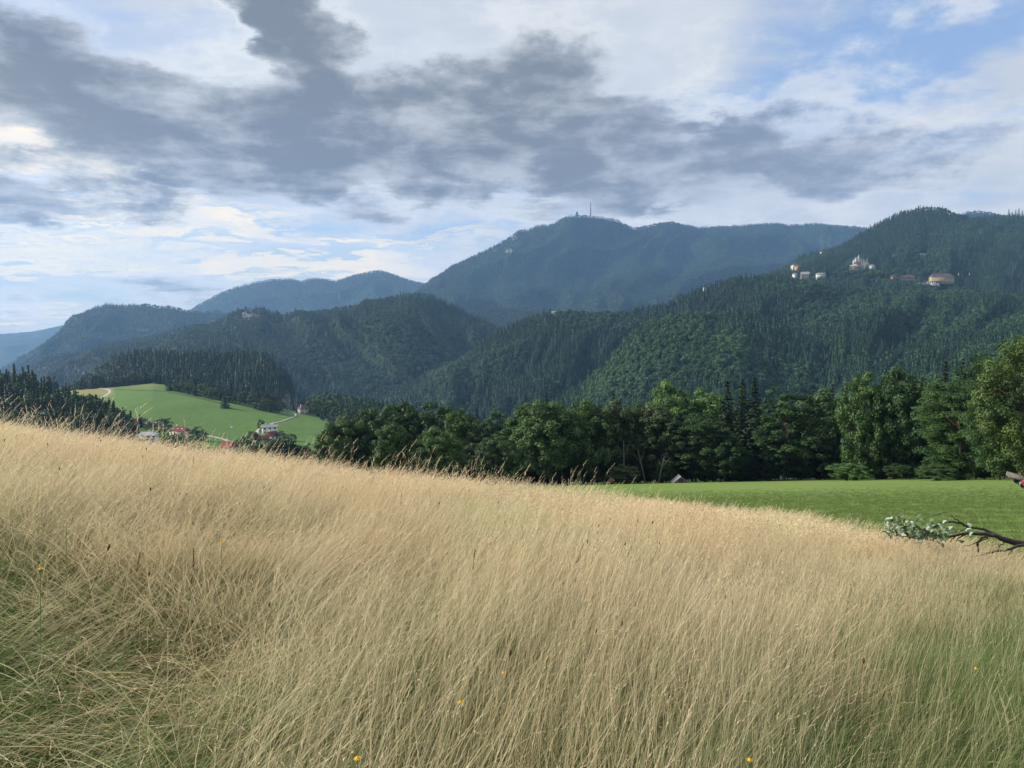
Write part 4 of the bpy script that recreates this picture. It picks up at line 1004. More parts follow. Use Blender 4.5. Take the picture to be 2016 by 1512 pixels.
hill_house('hotel', 1768, 553, 46, 4, 4.5, 'gable', m_ochre, m_brown, 'long low hotel wing under a brown roof, sunk among the trees', 6, wins=(14, 1), chim=3, dpx=10)
hill_house('hotel', 1842, 554, 42, 5.5, 6.5, 'hip', m_yellow, m_brown, 'large yellow hotel with brown hipped roof and white balconies', -4, wins=(11, 2), chim=4, dpx=13)
hill_house('hotel', 1826, 562, 22, 4, 1.6, 'flat', m_white, m_brown, 'flat white terrace building in front of the yellow hotel', -6, wins=(6, 1), chim=0, dpx=8)
hill_house('pavilion', 1812, 561, 18, 2.2, 4, 'hip', m_cream, m_brown, 'low pavilion with a spreading brown roof left of the white terrace building', 8, wins=(4, 1), chim=0, cat='pavilion', dpx=12)
for px, b, lb in ((1388, 572, 'tiny white house on the crest of the right ridge'), (1090, 619, 'tiny white roof at the left end of the right ridge crest')):
    pp = on(L7, px, b+5); house('house', pp+np.array([0,0,6.]), 10, 9, 6, 5, 2.5, 'gable', m_white, m_zinc, lb, (2, 1), 0)
# castle like tower house on the left flank
p = HP(1617, 503); s = p[1]/F
o = bpy.data.objects.new('tower_house', None); C.objects.link(o); o.location = tuple(p); tag(o, 'small castle like tower house with a pointed red roof on the wooded flank', 'tower')
part('wall', boxvf(-3.2*s, 3.2*s, -3*s, 3*s, -3, 6*s), m_cream, o)
def cone(r0, r1, z0, z1, n=8, cx=0, cy=0):
    th = np.arange(n)*2*np.pi/n+.39; v = [(cx+r0*math.cos(t), cy+r0*math.sin(t), z0) for t in th]+[(cx+r1*math.cos(t), cy+r1*math.sin(t), z1) for t in th]
    return v, [(i, (i+1) % n, (i+1) % n+n, i+n) for i in range(n)]+[tuple(range(n-1, -1, -1)), tuple(range(n, 2*n))]
def cpart(name, vf, mat, par): return link(name, mesh(name, vf[0], vf[1], [mat]), par)
rf = cpart('roof', cone(4.2*s, .3, 6*s, 12*s, 4), m_rust, o); cpart('turret', cone(1.3*s, 1.3*s, 0, 9*s, 8, 3*s, 0), m_cream, o); cpart('turret_roof', cone(1.7*s, .1, 9*s, 12.5*s, 8, 3*s, 0), m_rust, o)
for x in (-1.6, 0, 1.6): wd = part('window', boxvf((x-.4)*s, (x+.4)*s, -3*s-.1, -3*s+.02, 3*s, 4.2*s), m_white, o); part('pane', boxvf((x-.25)*s, (x+.25)*s, -3*s-.15, -3*s-.09, 3.15*s, 4.05*s), m_glass, wd)
# the grand hotel with its towers
p = HP(1683, 533); s = p[1]/F; p[2] += 5
o = bpy.data.objects.new('grand_hotel', None); C.objects.link(o); o.location = tuple(p); o.rotation_euler = (0, 0, R(-6))
tag(o, 'grand ochre hotel stepping up the hill with grey roofs and slender white towers', 'hotel')
def wing(x0, x1, y0, z0, z1, mw, mr, rh, kind='hip', nwin=5, nst=2):
    w_, cx = (x1-x0)*s, (x0+x1)/2*s; dd = 7*s
    v, f = boxvf(-w_/2, w_/2, -dd/2, dd/2, z0*s-14, z1*s); v = v+np.array([cx, y0*s, 0]); part('wing', (v, f), mw, o)
    rv, rf_ = roof(kind, w_, dd, z1*s, rh*s, .6)
    rv = np.array(rv)+np.array([cx, y0*s, 0]); link('roof', mesh('roof', rv, rf_ if isinstance(rf_, list) else rf_, [mr]), o)
    for k in range(nst):
        zc = (z1-1.2-2.3*k)*s
        part('balcony', boxvf(cx-w_/2+.5, cx+w_/2-.5, y0*s-dd/2-1.2, y0*s-dd/2-.02, zc-1.6, zc-.9), m_cream, o)
        for i in range(nwin):
            x = cx-w_/2+w_*(i+.5)/nwin; wd = part('window', boxvf(x-.8, x+.8, y0*s-dd/2-.12, y0*s-dd/2+.02, zc-.7, zc+1.0), m_white, o)
            part('pane', boxvf(x-.6, x+.6, y0*s-dd/2-.17, y0*s-dd/2-.11, zc-.55, zc+.85), m_glass, wd)
wing(-22, -6, -6, -3, 5, m_ochre, m_zinc, 2.5, nwin=7, nst=3)
wing(-12, 0, 0, 0, 10.5, m_ochre, m_rust, 3, nwin=5, nst=3)
wing(-10, 4, 8, 4, 15, m_zinc, m_zinc, 5.5, nwin=5, nst=2)
wing(3, 18, 6, 2, 10, m_white, m_zinc, 3.5, nwin=6, nst=2)
wing(17, 28, 2, 2, 7, m_white, m_zinc, 1.5, nwin=5, nst=1)
for x, y, r0, z1, tip in ((-6.5, 3.5, 1.6, 19, 24), (-1.5, 3.5, 1.8, 22, 28), (3.5, 3.5, 1.3, 17, 22), (8, 2.4, 1.7, 15, 19), (14, 2.4, 1.0, 15, 21)):
    tw = cpart('tower', cone(r0*s, r0*s, 2*s, z1*s, 8, x*s, y*s), m_white, o); cpart('spire', cone(r0*1.25*s, .12*s, z1*s, tip*s, 8, x*s, y*s), m_zinc, tw)
# masts on the mountain
def mast(px, top, hpx, wd, label):
    i = int((px-L1.xs[0])/(L1.xs[1]-L1.xs[0])); g = L1.G[0, i]; D = g[1]; q = P3(px, top, D); s_ = D/F
    o = bpy.data.objects.new('antenna_mast', None); C.objects.link(o); o.location = (q[0], D, g[2]); tag(o, label, 'mast')
    return o, q[2]-g[2], s_
o, h, s_ = mast(1163, 397, 28, 1, 'tall thin red and white antenna mast on the mountain top')
m_mred = simple('mast_red', (.14,.06,.055), .6, .1, 1)
for k in range(8):
    part('mast_section', (lambda v, f: (v, f))(*tube([[0, 0, h*k/8], [0, 0, h*(k+1)/8]], [5.0-.35*k, 4.7-.35*k], 6)), m_mred if k % 2 else m_wood, o)
part('cabin', boxvf(-5, 5, -5, 5, -2, 9), m_greyst, o)
o, h, s_ = mast(1136, 416, 12, 2, 'short stout relay tower left of the tall antenna mast')
part('shaft', tube([[0, 0, 0], [0, 0, h*.8], [0, 0, h]], [7, 6, 3], 8), m_wood, o); part('platform', boxvf(-10, 10, -10, 10, h*.55, h*.66), m_wood, o)
# crags on the ridges
def crag(ly, px, py, rx, ry, seed, label, mat=m_rock, out=1.0):
    r = np.random.default_rng(seed); p = on(ly, px, py+ry*.6); ph = r.uniform(0, 6); s = p[1]/F
    n = 16; m_ = 12; v = []
    for i in range(m_):
        for j in range(n):
            a = (j/(n-1)*2-1); t = i/(m_-1)
            wq = math.sqrt(max(0, 1-a*a*.85))
            q = fbm(np.array([j*.55+seed]), np.array([i*.35]), 3, seed)[0]-.5
            ed = 1+.35*math.sin(3.1*a+ph)+.25*math.sin(7.3*a+ph*2)
            q2 = on(ly, px+a*rx*(1-.35*t+.3*math.sin(5*t+ph))+q*5, py+ry*(1-2*t*(.35+.5*wq*ed)))
            v.append([q2[0], q2[1]-out*s*(4+9*q+3.0*r.random())*wq-1.0, q2[2]+s*(q*3+1.5)])
    idx = np.arange(m_*n).reshape(m_, n)
    f = np.stack([idx[:-1, :-1], idx[:-1, 1:], idx[1:, 1:], idx[1:, :-1]], -1).reshape(-1, 4)
    v = np.array(v); bk = v.copy(); bk[:, 1] += s*rx*.8; per = []
    rim = list(idx[0, :])+list(idx[1:, -1])+list(idx[-1, -2::-1])+list(idx[-2:0:-1, 0]); k = len(v)
    f2 = [[a, b, b+k, a+k] for a, b in zip(rim, rim[1:]+rim[:1])]
    o = link('crag', mesh('crag', np.concatenate([v, bk]), [f, np.array(f2), f[:, ::-1]+k], [mat])); tag(o, label, 'rock')
for k, (ly, px, py, rx, ry, lb) in enumerate((
    (L5, 494, 621, 19, 11, 'pale limestone crag just below the bump on the middle ridge'), (L5, 388, 673, 6, 9, 'small pale crag left below the large crag of the middle ridge'),
    (L5, 648, 658, 4, 6, 'tiny pale rock patch in the centre of the middle ridge'), (L5, 172, 730, 14, 9, 'grey cliff low on the middle ridge above the meadow track'),
    (L5, 90, 722, 5, 6, 'small cliff at the left foot of the middle ridge'), (L6, 548, 726, 6, 17, 'tall narrow rock face at the right end of the conifer knoll'),
    (L6, 572, 791, 22, 20, 'broad grey cliff face behind the stone house'), (L3, 288, 651, 13, 4, 'pale quarry scar on the blue ridge'), (L3, 274, 648, 6, 2, 'second small pale scar beside the quarry scar'),
    (L1, 1000, 494, 8, 7, 'pale crag on the left shoulder of the mast mountain'), (L1, 1013, 470, 5, 6, 'upper pale crag near the skyline of the mast mountain'), (L1, 975, 496, 5, 3, 'faint crag furthest left on the mast mountain'),
    (L2, 672, 579, 2.5, 11, 'thin pale gully on the distant blue ridge'), (L8, 1438, 610, 9, 2.5, 'pinkish bare earth scar near the top of the rounded spur'))):
    crag(ly, px, py, rx, ry, k, lb)

# ------------------------------------------------------------------ grass
def grassmat(name, base, top, green, alt, transl=.38, brown=1):
    m, t, b = material(name, .65, .25)
    hgt = nn(t, 'ShaderNodeAttribute', attribute_name='tint')
    oi = nn(t, 'ShaderNodeObjectInfo'); pat = nn(t, 'ShaderNodeAttribute', attribute_name='patch', attribute_type='INSTANCER')
    stem = nn(t, 'ShaderNodeAttribute', attribute_name='stem')
    tp = rgbramp(t, stem.outputs['Fac'], [(0, top), (.45, tuple(.78*x for x in top)), (.62, alt), (.85, tuple(.45*x for x in top)), (1, tuple(min(.9, 1.3*x) for x in top))])
    if brown:
        nz_ = nn(t, 'ShaderNodeTexNoise'); t.links.new(oi.outputs['Location'], nz_.inputs['Vector']); nz_.inputs['Scale'].default_value = .8; nz_.inputs['Detail'].default_value = 4
        tp = tmix(t, rgbramp(t, nz_.outputs[0], [(.42, (0,0,0)), (.62, (.55,.55,.55))]), tp, (.66,.50,.30))
        tp = tmix(t, rgbramp(t, nz_.outputs[0], [(.34, (.5,.5,.5)), (.46, (0,0,0))]), tp, (.52,.54,.28))
    if brown: tp = tmix(t, oi.outputs['Random'], tp, tmix(t, .4, tp, (.48,.34,.18)))
    c = tmix(t, rgbfac(t, hgt.outputs['Fac'], .22, .80), base, tp)
    gr = tmix(t, hgt.outputs['Fac'], tuple(x*.6 for x in green), green)
    c = tmix(t, pat.outputs['Fac'], c, gr)
    t.links.new(c, b.inputs['Base Color'])
    tr = nn(t, 'ShaderNodeBsdfTranslucent'); t.links.new(c, tr.inputs[0])
    mx = nn(t, 'ShaderNodeMixShader'); mx.inputs[0].default_value = transl
    t.links.new(b.outputs[0], mx.inputs[1]); t.links.new(tr.outputs[0], mx.inputs[2]); t.links.new(mx.outputs[0], t.nodes['Material Output'].inputs[0])
    return m
def rgbfac(t, s, a, b_):
    n = nn(t, 'ShaderNodeMapRange'); t.links.new(s, n.inputs[0]); n.inputs[1].default_value = a; n.inputs[2].default_value = b_
    return n.outputs[0]
m_straw = grassmat('dry_grass', (.10,.14,.05), (.78,.65,.46), (.17,.25,.08), (.52,.53,.29))
m_green = grassmat('green_grass', (.07,.115,.035), (.17,.24,.07), (.11,.17,.045), (.22,.28,.10), brown=0)
m_seed = simple('dark_seed_head', (.075,.04,.025), .9, .3, 40)

def blades(n, r, hmin, hmax, width, spread, bend, curl=.0, heads=0.0, headlen=.09, segs=5, headw=.006, droop=.5):
    """a tuft of thin stems; all lean towards +X, more so near their tips"""
    V_, Fq, T_, St = [], [], [], []
    o = 0
    for i in range(n):
        h = r.uniform(hmin, hmax); a = r.uniform(0, 6.28); rad = spread*math.sqrt(r.uniform(0, 1))
        b0 = np.array([math.cos(a)*rad, math.sin(a)*rad, -.03])
        bd = bend*r.uniform(.3, 1.5); sd = r.normal(0, .13); wv = r.normal(0, .02)
        t = np.linspace(0, 1, segs+1)
        x = b0[0]+h*(bd*t**1.8+.05*r.normal()*t+wv*np.sin(t*5)); y = b0[1]+h*(sd*t+r.normal(0, .05)*t*t); z = b0[2]+h*t*(1-.22*bd*t)
        if curl: x = x+curl*h*np.maximum(t-.6, 0)**2*4; z = z-curl*h*np.maximum(t-.6, 0)**2*2.2
        c = np.stack([x, y, z], 1)
        ph = r.uniform(0, 3.14); sidev = np.array([math.cos(ph), math.sin(ph), 0])
        wd = width*r.uniform(.7, 1.3)*(1-.75*t**1.5)
        v = np.concatenate([c-sidev*wd[:, None]/2, c+sidev*wd[:, None]/2])
        m = segs+1; k = np.arange(segs)
        Fq.append(np.stack([k, k+1, k+1+m, k+m], 1)+o); V_.append(v); T_ += list(t)*2; St += [r.uniform(0, 1)]*(2*m); o += 2*m
        if r.uniform() < heads:              # spikelets along the tip
            L_ = headlen*r.uniform(.6, 1.4); tip = c[-1]; d = c[-1]-c[-2]; d = d/np.linalg.norm(d)
            d = d+np.array([droop*.5, 0, 0]); d /= np.linalg.norm(d)
            ns = 7
            for q in range(ns):
                u = q/(ns-1); pc = tip+d*L_*(u-.35)+np.array([droop*.25*u*u*L_, 0, -droop*.35*u*u*L_])
                w_ = headw*(1-.5*u)*r.uniform(.8, 1.2); rv = r.normal(0, 1, 3); sv_ = np.cross(d, rv); sv_ /= np.linalg.norm(sv_)
                l_ = L_/ns*1.15; ofs = sv_*w_*.6
                vv = np.array([pc-d*l_*.5, pc+ofs-sv_*w_*.0+np.cross(d, sv_)*w_*.5, pc+d*l_*.75+ofs*1.3, pc+ofs*1.0-np.cross(d, sv_)*w_*.5+sv_*w_*.6])
                V_.append(vv); Fq.append(np.array([[0,1,2,3]])+o); T_ += [1]*4; St += [.0]*4; o += 4
    return np.concatenate(V_), np.concatenate(Fq), T_, St
def gtemplates(cn, specs, mat, name='grass_tuft'):
    col = bpy.data.collections.new(cn)
    for k, sp in enumerate(specs):
        r = np.random.default_rng(500+k+len(cn)); v, f, t, s = blades(r=r, **sp)
        me = mesh(name, v, f, [mat], {'tint': t, 'stem': s}); col.objects.link(bpy.data.objects.new(name, me))
    return col
c_near = gtemplates('tufts_near', [dict(n=20, hmin=.38, hmax=.86, width=.0024, spread=.14, bend=.12, heads=.25, headlen=.07, headw=.0022, curl=.04, droop=.15) for i in range(5)]+
                                  [dict(n=24, hmin=.35, hmax=.72, width=.0026, spread=.14, bend=.40, heads=.15, headlen=.06, headw=.003, curl=.12) for i in range(2)], m_straw)
c_mid = gtemplates('tufts_mid_', [dict(n=26, hmin=.40, hmax=.80, width=.0032, spread=.15, bend=.15, heads=.35, headlen=.09, headw=.0035, curl=.06, droop=.2) for i in range(6)], m_straw)
c_far = gtemplates('tufts_far__', [dict(n=26, hmin=.42, hmax=.80, width=.0045, spread=.18, bend=.16, heads=.5, headlen=.11, headw=.007, segs=4, curl=.08) for i in range(6)], m_straw)
c_tall = gtemplates('stalks_tall', [dict(n=4, hmin=.85, hmax=1.22, width=.0045, spread=.25, bend=.10, heads=1.0, headlen=.15, headw=.0075, segs=7, curl=.05, droop=.35) for i in range(8)], m_straw, 'grass_stalk')
c_grn = gtemplates('green_tufts', [dict(n=26, hmin=.20, hmax=.58, width=.0040, spread=.13, bend=.35, heads=.0, curl=.4) for i in range(4)], m_green)
c_short = gtemplates('short_tufts', [dict(n=26, hmin=.05, hmax=.13, width=.006, spread=.14, bend=.3, heads=.0, segs=3) for i in range(4)], m_green)

def field_pts(y0, y1, dens, r, u=.80, inner=True):
    area = u*(y1*y1-y0*y0); n = int(area*dens)
    y = np.sqrt(r.uniform(y0*y0, y1*y1, n)); x = r.uniform(-u, u, n)*y
    if inner: m = y < edge(x/y)+r.normal(0, .25, n); x, y = x[m], y[m]
    return x, y
def lean(x, y):
    """wind direction (angle about z) and amount of lodging, smooth patches"""
    a = (fbm(x*.33+9, y*.33+2, 3, 3)-.5)*2.6
    far = sstep(y, 5, 11)
    a = a*(1-.45*far)-.1
    lod = np.maximum(sstep(fbm(x*.45+31, y*.45+12, 3, 8), .46, .66), .65*np.exp(-((x+.95)/.75)**2-((y-4.2)/.8)**2))*sstep(x/np.maximum(y, .1), .55, .05)
    lod = lod*(1-.6*far)
    return a, lod
def greenness(x, y):
    u = x/np.maximum(y, .3)
    n = fbm(x*.7+70, y*.7+20, 3, 21)
    g = sstep(n, .60, .80)*.55*sstep(y, 9, 4)
    rt = sstep(u*1.0+.06*(6-y)+(n-.5)*.7, .33, .72)*sstep(y, 12, 7)
    nr = sstep(y, 4.0, 1.9)*(.34+.5*sstep(n, .46, .64))*(1-.55*sstep(u, -.2, -.5))
    lf = sstep(u, -.50, -.66)*sstep(y, 8, 5)*sstep(n, .35, .6)*.4
    return np.clip(np.maximum.reduce([g, rt, nr, lf]), 0, 1)
def hscale(x, y):
    u = x/np.maximum(y, .3)
    s = np.interp(u, [-.7, -.2, .2, .45, .7], [1.0, .98, .95, .80, .62])
    return s*(.85+.3*fbm(x*.8+3, y*.8+8, 3, 44))
def grass_zone(name, label, col, nk, y0, y1, dens, seed, size=1.0, tilt=.35, kind='straw', tallsel=None, u=.80):
    r = np.random.default_rng(seed); x, y = field_pts(y0, y1, dens, r, u)
    g = greenness(x, y)
    if kind == 'green': m = r.uniform(0, 1, len(x)) < (.25+g*1.1); x, y, g = x[m], y[m], g[m]
    else: m = r.uniform(0, 1, len(x)) > g*.60; x, y, g = x[m], y[m], g[m]
    if tallsel is not None: m = tallsel(x, y, r); x, y, g = x[m], y[m], g[m]
    z = ground(x, y); a, lod = lean(x, y); n = len(x)
    hs = hscale(x, y)*size*r.uniform(.82, 1.15, n)
    uu = x/y; til = np.interp(uu, [-.65, -.3, 0, .3, .6], [.26, .16, .04, -.06, -.14])+r.normal(0, .17, n)+lod*.75
    if kind == 'green': til = til*.5
    if name == 'grass_stalk': til = r.normal(0, tilt*.75, n); rz = r.normal(0, 1.2, n); hs = hs*r.uniform(.8, 1.12, n)
    rz = a+r.normal(0, .95, n)
    rot = np.stack([r.normal(0, .10, n), til, rz], 1)
    scl = np.stack([hs, hs, hs*(1-.18*lod)], 1)
    pv_ = np.clip(g*.45*r.uniform(.2, 1.4, n)+r.uniform(0, .3, n)**2*1.5, 0, 1) if kind == 'straw' else r.uniform(0, .9, n)
    o = instancer(name, label, 'grass', np.stack([x, y, z], 1), rot, scl, r.integers(0, nk, n), col, pv_)
    print(name, n)
grass_zone('dry_grass', 'dense tall straw coloured grass nearest the camera', c_near, 7, .7, 4.2, 150, 1)
grass_zone('dry_grass', 'tall dry grass across the middle of the meadow', c_mid, 6, 4.2, 8.5, 125, 2)
grass_zone('dry_grass', 'dry grass running to the crest of the meadow', c_far, 6, 8.5, 25, 85, 3)
grass_zone('grass_stalk', 'taller nodding seed stalks rising above the dry grass along the crest', c_tall, 8, 7.5, 20, 8.0, 4, tilt=.2, size=.87,
           tallsel=lambda x, y, r: r.uniform(0, 1, len(x)) < np.interp(x/y, [-.7, -.4, -.1, .1, .2, .7], [1, .75, .55, .6, .12, .06]))
grass_zone('grass_stalk', 'single seed stalks scattered through the near dry grass', c_tall, 8, 4, 7.5, .8, 5, size=.8, tilt=.3)
grass_zone('green_grass', 'broader green blades growing low between the dry stems', c_grn, 4, .7, 8.5, 300, 6, kind='green')
r = np.random.default_rng(12); x, y = field_pts(9, 75, 22, r, inner=False); m = (y > edge(x/y)) & (x/y > -.05) & (r.uniform(0, 1, len(x)) < sstep(y, 75, 22)+.02) ; x, y = x[m], y[m]; n = len(x)
instancer('mown_grass', 'short green grass of the mown field', 'grass', np.stack([x, y, ground(x, y)], 1), np.stack([0*x, r.normal(0, .2, n), r.uniform(0, 6.28, n)], 1),
          np.repeat(r.uniform(.6, 1.3, n)[:, None], 3, 1), r.integers(0, 4, n), c_short, r.uniform(0, .6, n))

# dark knapweed and plantain heads: thin stalk with a dark head; sorrel spikes; yellow flowers
def head_mesh(kind, seed):
    r = np.random.default_rng(seed); h = .66
    st = tube([[0, 0, 0], [.02, .01, h*.5], [.05, 0, h]], [.0016, .0013, .001], 3)
    if kind == 'dot':
        v, f = joinvf([st, tube([[.05, 0, h-.012], [.05, 0, h-.004], [.05, 0, h+.006], [.05, 0, h+.014]], [.0015, .005, .005, .0015], 6)])
        return v, f
    if kind == 'spike':
        ps = [st]
        for k in range(22):
            z = h-.10+k*.0055; a = r.uniform(0, 6.28); p_ = np.array([.05, 0, z])
            ps.append(tube([p_, p_+np.array([math.cos(a)*.005, math.sin(a)*.005, .007])], [.0028, .0014], 4))
        return joinvf(ps)
md = gcol = bpy.data.collections.new('weed_heads')
for k, kd in enumerate(('dot', 'dot', 'spike')):
    v, f = head_mesh(kd, k); gcol.objects.link(bpy.data.objects.new('weed_head', mesh('weed_head', v, f, [m_seed])))
r = np.random.default_rng(33); x, y = field_pts(2.2, 13, 1.6, r); n = len(x)
instancer('weed_head', 'dark dried seed heads dotted through the dry grass', 'seed heads', np.stack([x, y, ground(x, y)], 1), np.stack([r.normal(0, .1, n), r.uniform(0, .45, n), r.normal(0, .6, n)], 1),
          np.repeat((r.uniform(.8, 1.12, n)*hscale(x, y))[:, None], 3, 1), r.choice([0, 0, 1, 1, 1, 0, 2], n), gcol)
m_petal = simple('yellow_petal', (.58,.38,.03), .6, .12, 30); m_stem = simple('green_stem', (.10,.17,.05), .7, .2, 20)
FL = [(992,1333,'yellow flower low in the middle of the dry grass'), (437,1074,'yellow flower in the left half of the dry grass'), (131,1040,'small yellow flower at the left near the green patch'),
      (80,1127,'orange yellow flower at the left below the small one'), (1476,1506,'yellow flower cut by the lower edge right of centre'), (704,1505,'pale yellow flower at the lower edge left of centre'), (907,1392,'pale yellow bloom left below the middle flower'), (1921,1322,'orange flower in the green grass at the right')]
for k, (px, py, lb) in enumerate(FL):
    # find where the ray meets the top of the grass
    d_ = np.arange(1.2, 16, .02); q = np.array([P3(px, py, D) for D in d_]); hh = .60*hscale(q[:, 0], q[:, 1])
    i = int(np.argmax(q[:, 2] < ground(q[:, 0], q[:, 1])+hh)); q = q[i]; z0 = float(ground(q[0], q[1])); h = q[2]-z0+.01
    o = bpy.data.objects.new('yellow_flower', None); C.objects.link(o); o.location = (q[0], q[1], z0); tag(o, lb, 'flower')
    part('stem', tube([[-.04, 0, 0], [-.02, .01, h*.5], [0, 0, h]], [.0016, .0014, .0012], 4), m_stem, o, True)
    R_f = .010 if py > 1200 else .012
    vv = [[0, 0, h+.004]]; ff = []
    for j in range(16):
        a = j*6.283/16; rr_ = R_f*(.85+.15*(j % 2)); b = len(vv)
        vv += [[math.cos(a-.17)*rr_*.9, math.sin(a-.17)*rr_*.9, h+.006], [math.cos(a)*rr_, math.sin(a)*rr_, h+.003], [math.cos(a+.17)*rr_*.9, math.sin(a+.17)*rr_*.9, h+.006]]; ff.append((0, b, b+1, b+2))
    fl = link('petals', mesh('petals', vv, ff, [m_petal]), o)
    v, f = tube([[0, 0, h+.002], [0, 0, h+.008], [0, 0, h+.011]], [.005, .0045, .001], 8); part('centre', (v, f), m_petal, o)

# ------------------------------------------------------------------ fallen branch at the right edge
m_bbark, t_, b_ = material('wet_branch_bark', .8, .3); n_ = tnoise(t_, 18, 8, .7, sc=(1, 1, .4))
t_.links.new(rgbramp(t_, n_, [(.3, (.018,.016,.014)), (.55, (.045,.038,.032)), (.75, (.10,.09,.075))]), b_.inputs['Base Color']); bump(t_, b_, n_, .7, .02)
m_lf_top = simple('poplar_leaf_green', (.085,.14,.065), .6, .25, 14); m_lf_und = simple('poplar_leaf_white_underside', (.25,.31,.25), .75, .12, 14)
BD = 9.2
def bp(px, py, d=0): return P3(px, py, BD+d)
o0 = bp(2016, 1075); brt = bpy.data.objects.new('fallen_branch', None); C.objects.link(brt); brt.location = tuple(o0)
tag(brt, 'dark fallen branch with pale leaves lying over the grass edge at the right', 'branch')
sR = BD/F
def br(name, pts, rpx, d=0, sides=7):
    q = np.array([bp(a[0], a[1], a[2] if len(a) > 2 else d) for a in pts])-o0
    # refine with slight crookedness
    s = np.linspace(0, len(q)-1, len(q)*4-3); qq = np.stack([np.interp(s, np.arange(len(q)), q[:, k]) for k in range(3)], 1)
    for _ in range(2): qq[1:-1] = (qq[:-2]+2*qq[1:-1]+qq[2:])/4
    qq[1:-1] += np.random.default_rng(int(pts[0][0])).normal(0, .004, qq[1:-1].shape)
    rr_ = np.interp(s, np.arange(len(q)), rpx)*sR
    v, f = tube(qq, rr_, sides); return link(name, mesh(name, v, f, [m_bbark], smooth=True), brt)
br('main_limb', [(2120,1082),(2016,1071),(1985,1066),(1960,1054),(1940,1052),(1905,1050),(1885,1053),(1868,1056),(1850,1052)], [9,6.5,6,4.5,3.6,3,2.6,2,1.2])
br('limb', [(1990,1066),(1970,1062,.02),(1955,1050,.05),(1930,1040,.08),(1905,1038,.1),(1890,1029,.1),(1870,1027,.1),(1850,1030,.1),(1838,1038,.05),(1828,1048,0)], [4.5,3.6,3.2,2.6,2.2,2,1.7,1.4,1,.7])
br('limb', [(2120,1075),(2040,1071,-.15),(2000,1075,-.2),(1985,1082,-.2),(1960,1086,-.2),(1945,1090,-.2),(1920,1096,-.2)], [4.5,3.6,3,2.6,2.2,1.8,1])
br('twig', [(1945,1056),(1930,1060),(1924,1072),(1926,1088)], [2.4,2.2,2.6,1.6]); br('twig', [(1962,1084,-.2),(1972,1072,-.1),(1980,1068)], [1.2,1,.8])
br('twig', [(1900,1053),(1888,1058),(1882,1066)], [1.5,1.2,.7]); br('twig', [(1884,1054),(1874,1060),(1870,1068)], [1.5,1.1,.7]); br('twig', [(1915,1038,.1),(1898,1040,.1),(1885,1050,.05)], [1,.8,.6])
br('twig', [(1893,1029,.1),(1880,1022,.1),(1872,1013,.1)], [1.4,.9,.4]); br('twig', [(1810,1027,.1),(1828,1018,.12),(1845,1014,.12),(1856,1009,.12),(1866,1010,.12)], [.8,.8,.7,.6,.3])
br('twig', [(1828,1048),(1815,1058),(1800,1062),(1780,1050),(1765,1040)], [1.4,1.2,1,.8,.5]); br('twig', [(1850,1052),(1830,1050),(1810,1048),(1790,1045),(1772,1030),(1770,1022)], [1.8,1.5,1.2,1,.7,.4])
br('twig', [(1810,1048),(1790,1056),(1770,1056),(1748,1054)], [1.1,.9,.6,.4]); br('twig', [(1790,1045),(1775,1038),(1760,1035),(1742,1036)], [1,.8,.6,.4]); br('twig', [(1820,1045),(1800,1032),(1790,1028)], [1,.7,.4]); br('twig', [(2030,1090,-.1),(2016,1096,-.1),(2006,1106,-.1)], [1.5,1.2,.6]); br('twig', [(1993,1083,-.2),(1985,1094,-.2)], [.9,.5]); br('twig', [(1945,1060),(1915,1070),(1895,1078)], [1.3,1,.6])
def leaf_mesh(mat):
    Lf, W_ = .075, .021
    s = np.linspace(0, 1, 6); wv = W_*np.sin(np.pi*s**.8)*(1-.15*s); v = []
    for a, w_ in zip(s, wv): v += [[a*Lf, -w_, .012*math.sin(3*a)+w_*.35], [a*Lf, 0, .012*math.sin(3*a)], [a*Lf, w_, .012*math.sin(3*a)+w_*.35]]
    f = []
    for k in range(5):
        b = k*3; f += [(b, b+1, b+4, b+3), (b+1, b+2, b+5, b+4)]
    return mesh('leaf', v, f, [mat], smooth=True)
lfm = [leaf_mesh(m_lf_top), leaf_mesh(m_lf_und)]
r = np.random.default_rng(3)
def add_leaf(px, py, d, white, sc=1.0):
    q = bp(px, py, d)-o0; c = bpy.data.objects.new('leaf', lfm[1 if white else 0]); C.objects.link(c); c.parent = brt
    c.location = tuple(q); c.rotation_euler = (r.normal(0, .7), r.normal(.1, .6), r.uniform(0, 6.28)); c.scale = (sc,)*3
for k in range(260):
    t = r.uniform(0, 1)**.9; px = 1744+t*118+r.normal(0, 5); mid = np.interp(px, [1740, 1770, 1800, 1840, 1870], [1044, 1040, 1046, 1050, 1054]); py = mid+r.normal(0, 1)*np.interp(px, [1740, 1780, 1840, 1870], [10, 11, 10, 6])
    add_leaf(px, py, r.normal(0, .18), r.uniform() < .28, r.uniform(.75, 1.25))
for px, py in ((1772,1018),(1769,1021),(1757,1022),(1750,1026),(1742,1034),(1748,1035),(1760,1034),(1828,1031),(1848,1034),(1856,1032),(1864,1035),(1884,1047),(1878,1046),(1872,1048),(1914,1041),(1911,1040),(1741,1053),(1745,1056),(1795,1053),(1802,1052),(1836,1052),(1830,1060),(1909,1054),(1908,1056),(1790,1062),(1900,1066),(1866,1044),(1982,1087)):
    add_leaf(px, py, r.normal(0, .04), True, 1.15)

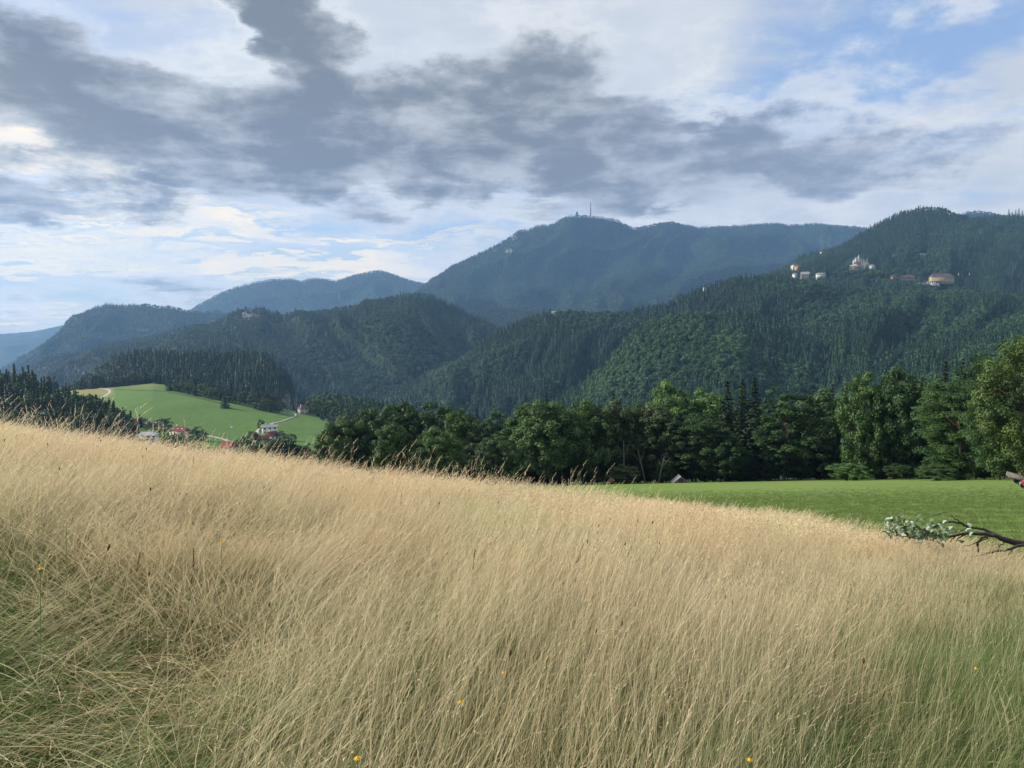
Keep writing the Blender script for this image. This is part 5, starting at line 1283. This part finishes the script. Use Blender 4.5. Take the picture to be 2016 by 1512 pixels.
# ------------------------------------------------------------------ red ride-on mower and wooden trailer bed at the right edge
m_rpaint = simple('red_paint', (.20,.025,.02), .4, .15, 4, .5); m_rub = simple('tyre_rubber', (.02,.02,.02), .9, .2, 8); m_boards = simple('weathered_boards', (.14,.125,.11), .9, .3, 5, bmp=.3)
TD = 62.0; q = P3(2014, 979, TD); gz = float(ground(q[0], TD)); s = TD/F
o = bpy.data.objects.new('garden_tractor', None); C.objects.link(o); o.location = (q[0]+.6, TD, gz); o.scale = (.8,)*3; o.rotation_euler = (0, 0, R(-12)); tag(o, 'small red tractor with white wheel hubs cut by the right edge', 'tractor')
def prism(name, prof, y0, y1, mat, par):
    n = len(prof); v = [(x, y0, z) for x, z in prof]+[(x, y1, z) for x, z in prof]
    return link(name, mesh(name, v, [tuple(range(n)), tuple(range(2*n-1, n-1, -1))]+[(i, i+n, (i+1) % n+n, (i+1) % n) for i in range(n)], [mat]), par)
prism('bonnet', [(-.75,.45),(-.8,.75),(-.6,.92),(.35,.98),(.4,.45)], -.25, .25, m_rpaint, o)
prism('chassis', [(-.7,.3),(-.7,.46),(1.4,.46),(1.4,.3)], -.2, .2, m_wood, o)
prism('mudguard', [(.7,.45),(.75,.85),(1.0,1.0),(1.35,.95),(1.5,.6),(1.5,.45)], -.55, .55, m_rpaint, o)
prism('seat', [(.75,1.0),(.75,1.12),(1.15,1.14),(1.25,1.45),(1.35,1.45),(1.3,1.0)], -.2, .2, m_rub, o)
v, f = tube([[.45, 0, .95], [.62, 0, 1.25]], [.02, .02], 6); part('steering_column', (v, f), m_rub, o)
def wheel(x, y, rad, wd, par):
    v, f = tube([[x, y-wd, rad], [x, y+wd, rad]], [rad, rad], 18)
    wl = link('wheel', mesh('wheel', v, [tuple(a) for a in f.tolist()]+[tuple(range(17, -1, -1)), tuple(range(18, 36))], [m_rub]), par)
    sg = -1 if y < 0 else 1; yy = y+sg*wd
    v, f = tube([[x, yy, rad], [x, yy+sg*.02, rad]], [rad*.62, rad*.58], 14); hb = link('rim', mesh('rim', v, [tuple(a) for a in f.tolist()]+[tuple(range(13, -1, -1)), tuple(range(14, 28))], [m_white]), wl)
    v, f = tube([[x, yy, rad], [x, yy+sg*.05, rad]], [rad*.2, rad*.18], 8)
    link('hub', mesh('hub', v, [tuple(a) for a in f.tolist()]+[tuple(range(7, -1, -1)), tuple(range(8, 16))], [m_rub]), wl)
for y in (-.42, .42): wheel(-.55, y, .24, .07, o); wheel(1.1, y*1.2, .42, .12, o)
q = P3(1998, 955, 74); gz = float(ground(q[0], 74))
o = bpy.data.objects.new('wooden_trailer', None); C.objects.link(o); o.location = (q[0]+.3, 74, gz); o.rotation_euler = (0, R(14), R(-20)); tag(o, 'grey weathered wooden trailer bed tilted under the yellowish tree', 'trailer')
for k in range(6): part('plank', boxvf(-1.1, 1.3, -.6+k*.2, -.42+k*.2, .55, .60), m_boards, o)
part('side_board', boxvf(-1.1, 1.3, -.66, -.61, .55, .95), m_boards, o); part('side_board', boxvf(-1.1, 1.3, .61, .66, .55, .95), m_boards, o)
wheel(0, -.72, .28, .07, o); wheel(0, .72, .28, .07, o); part('drawbar', tube([[1.3, 0, .5], [2.4, 0, .45]], .04, 6), m_metal, o)
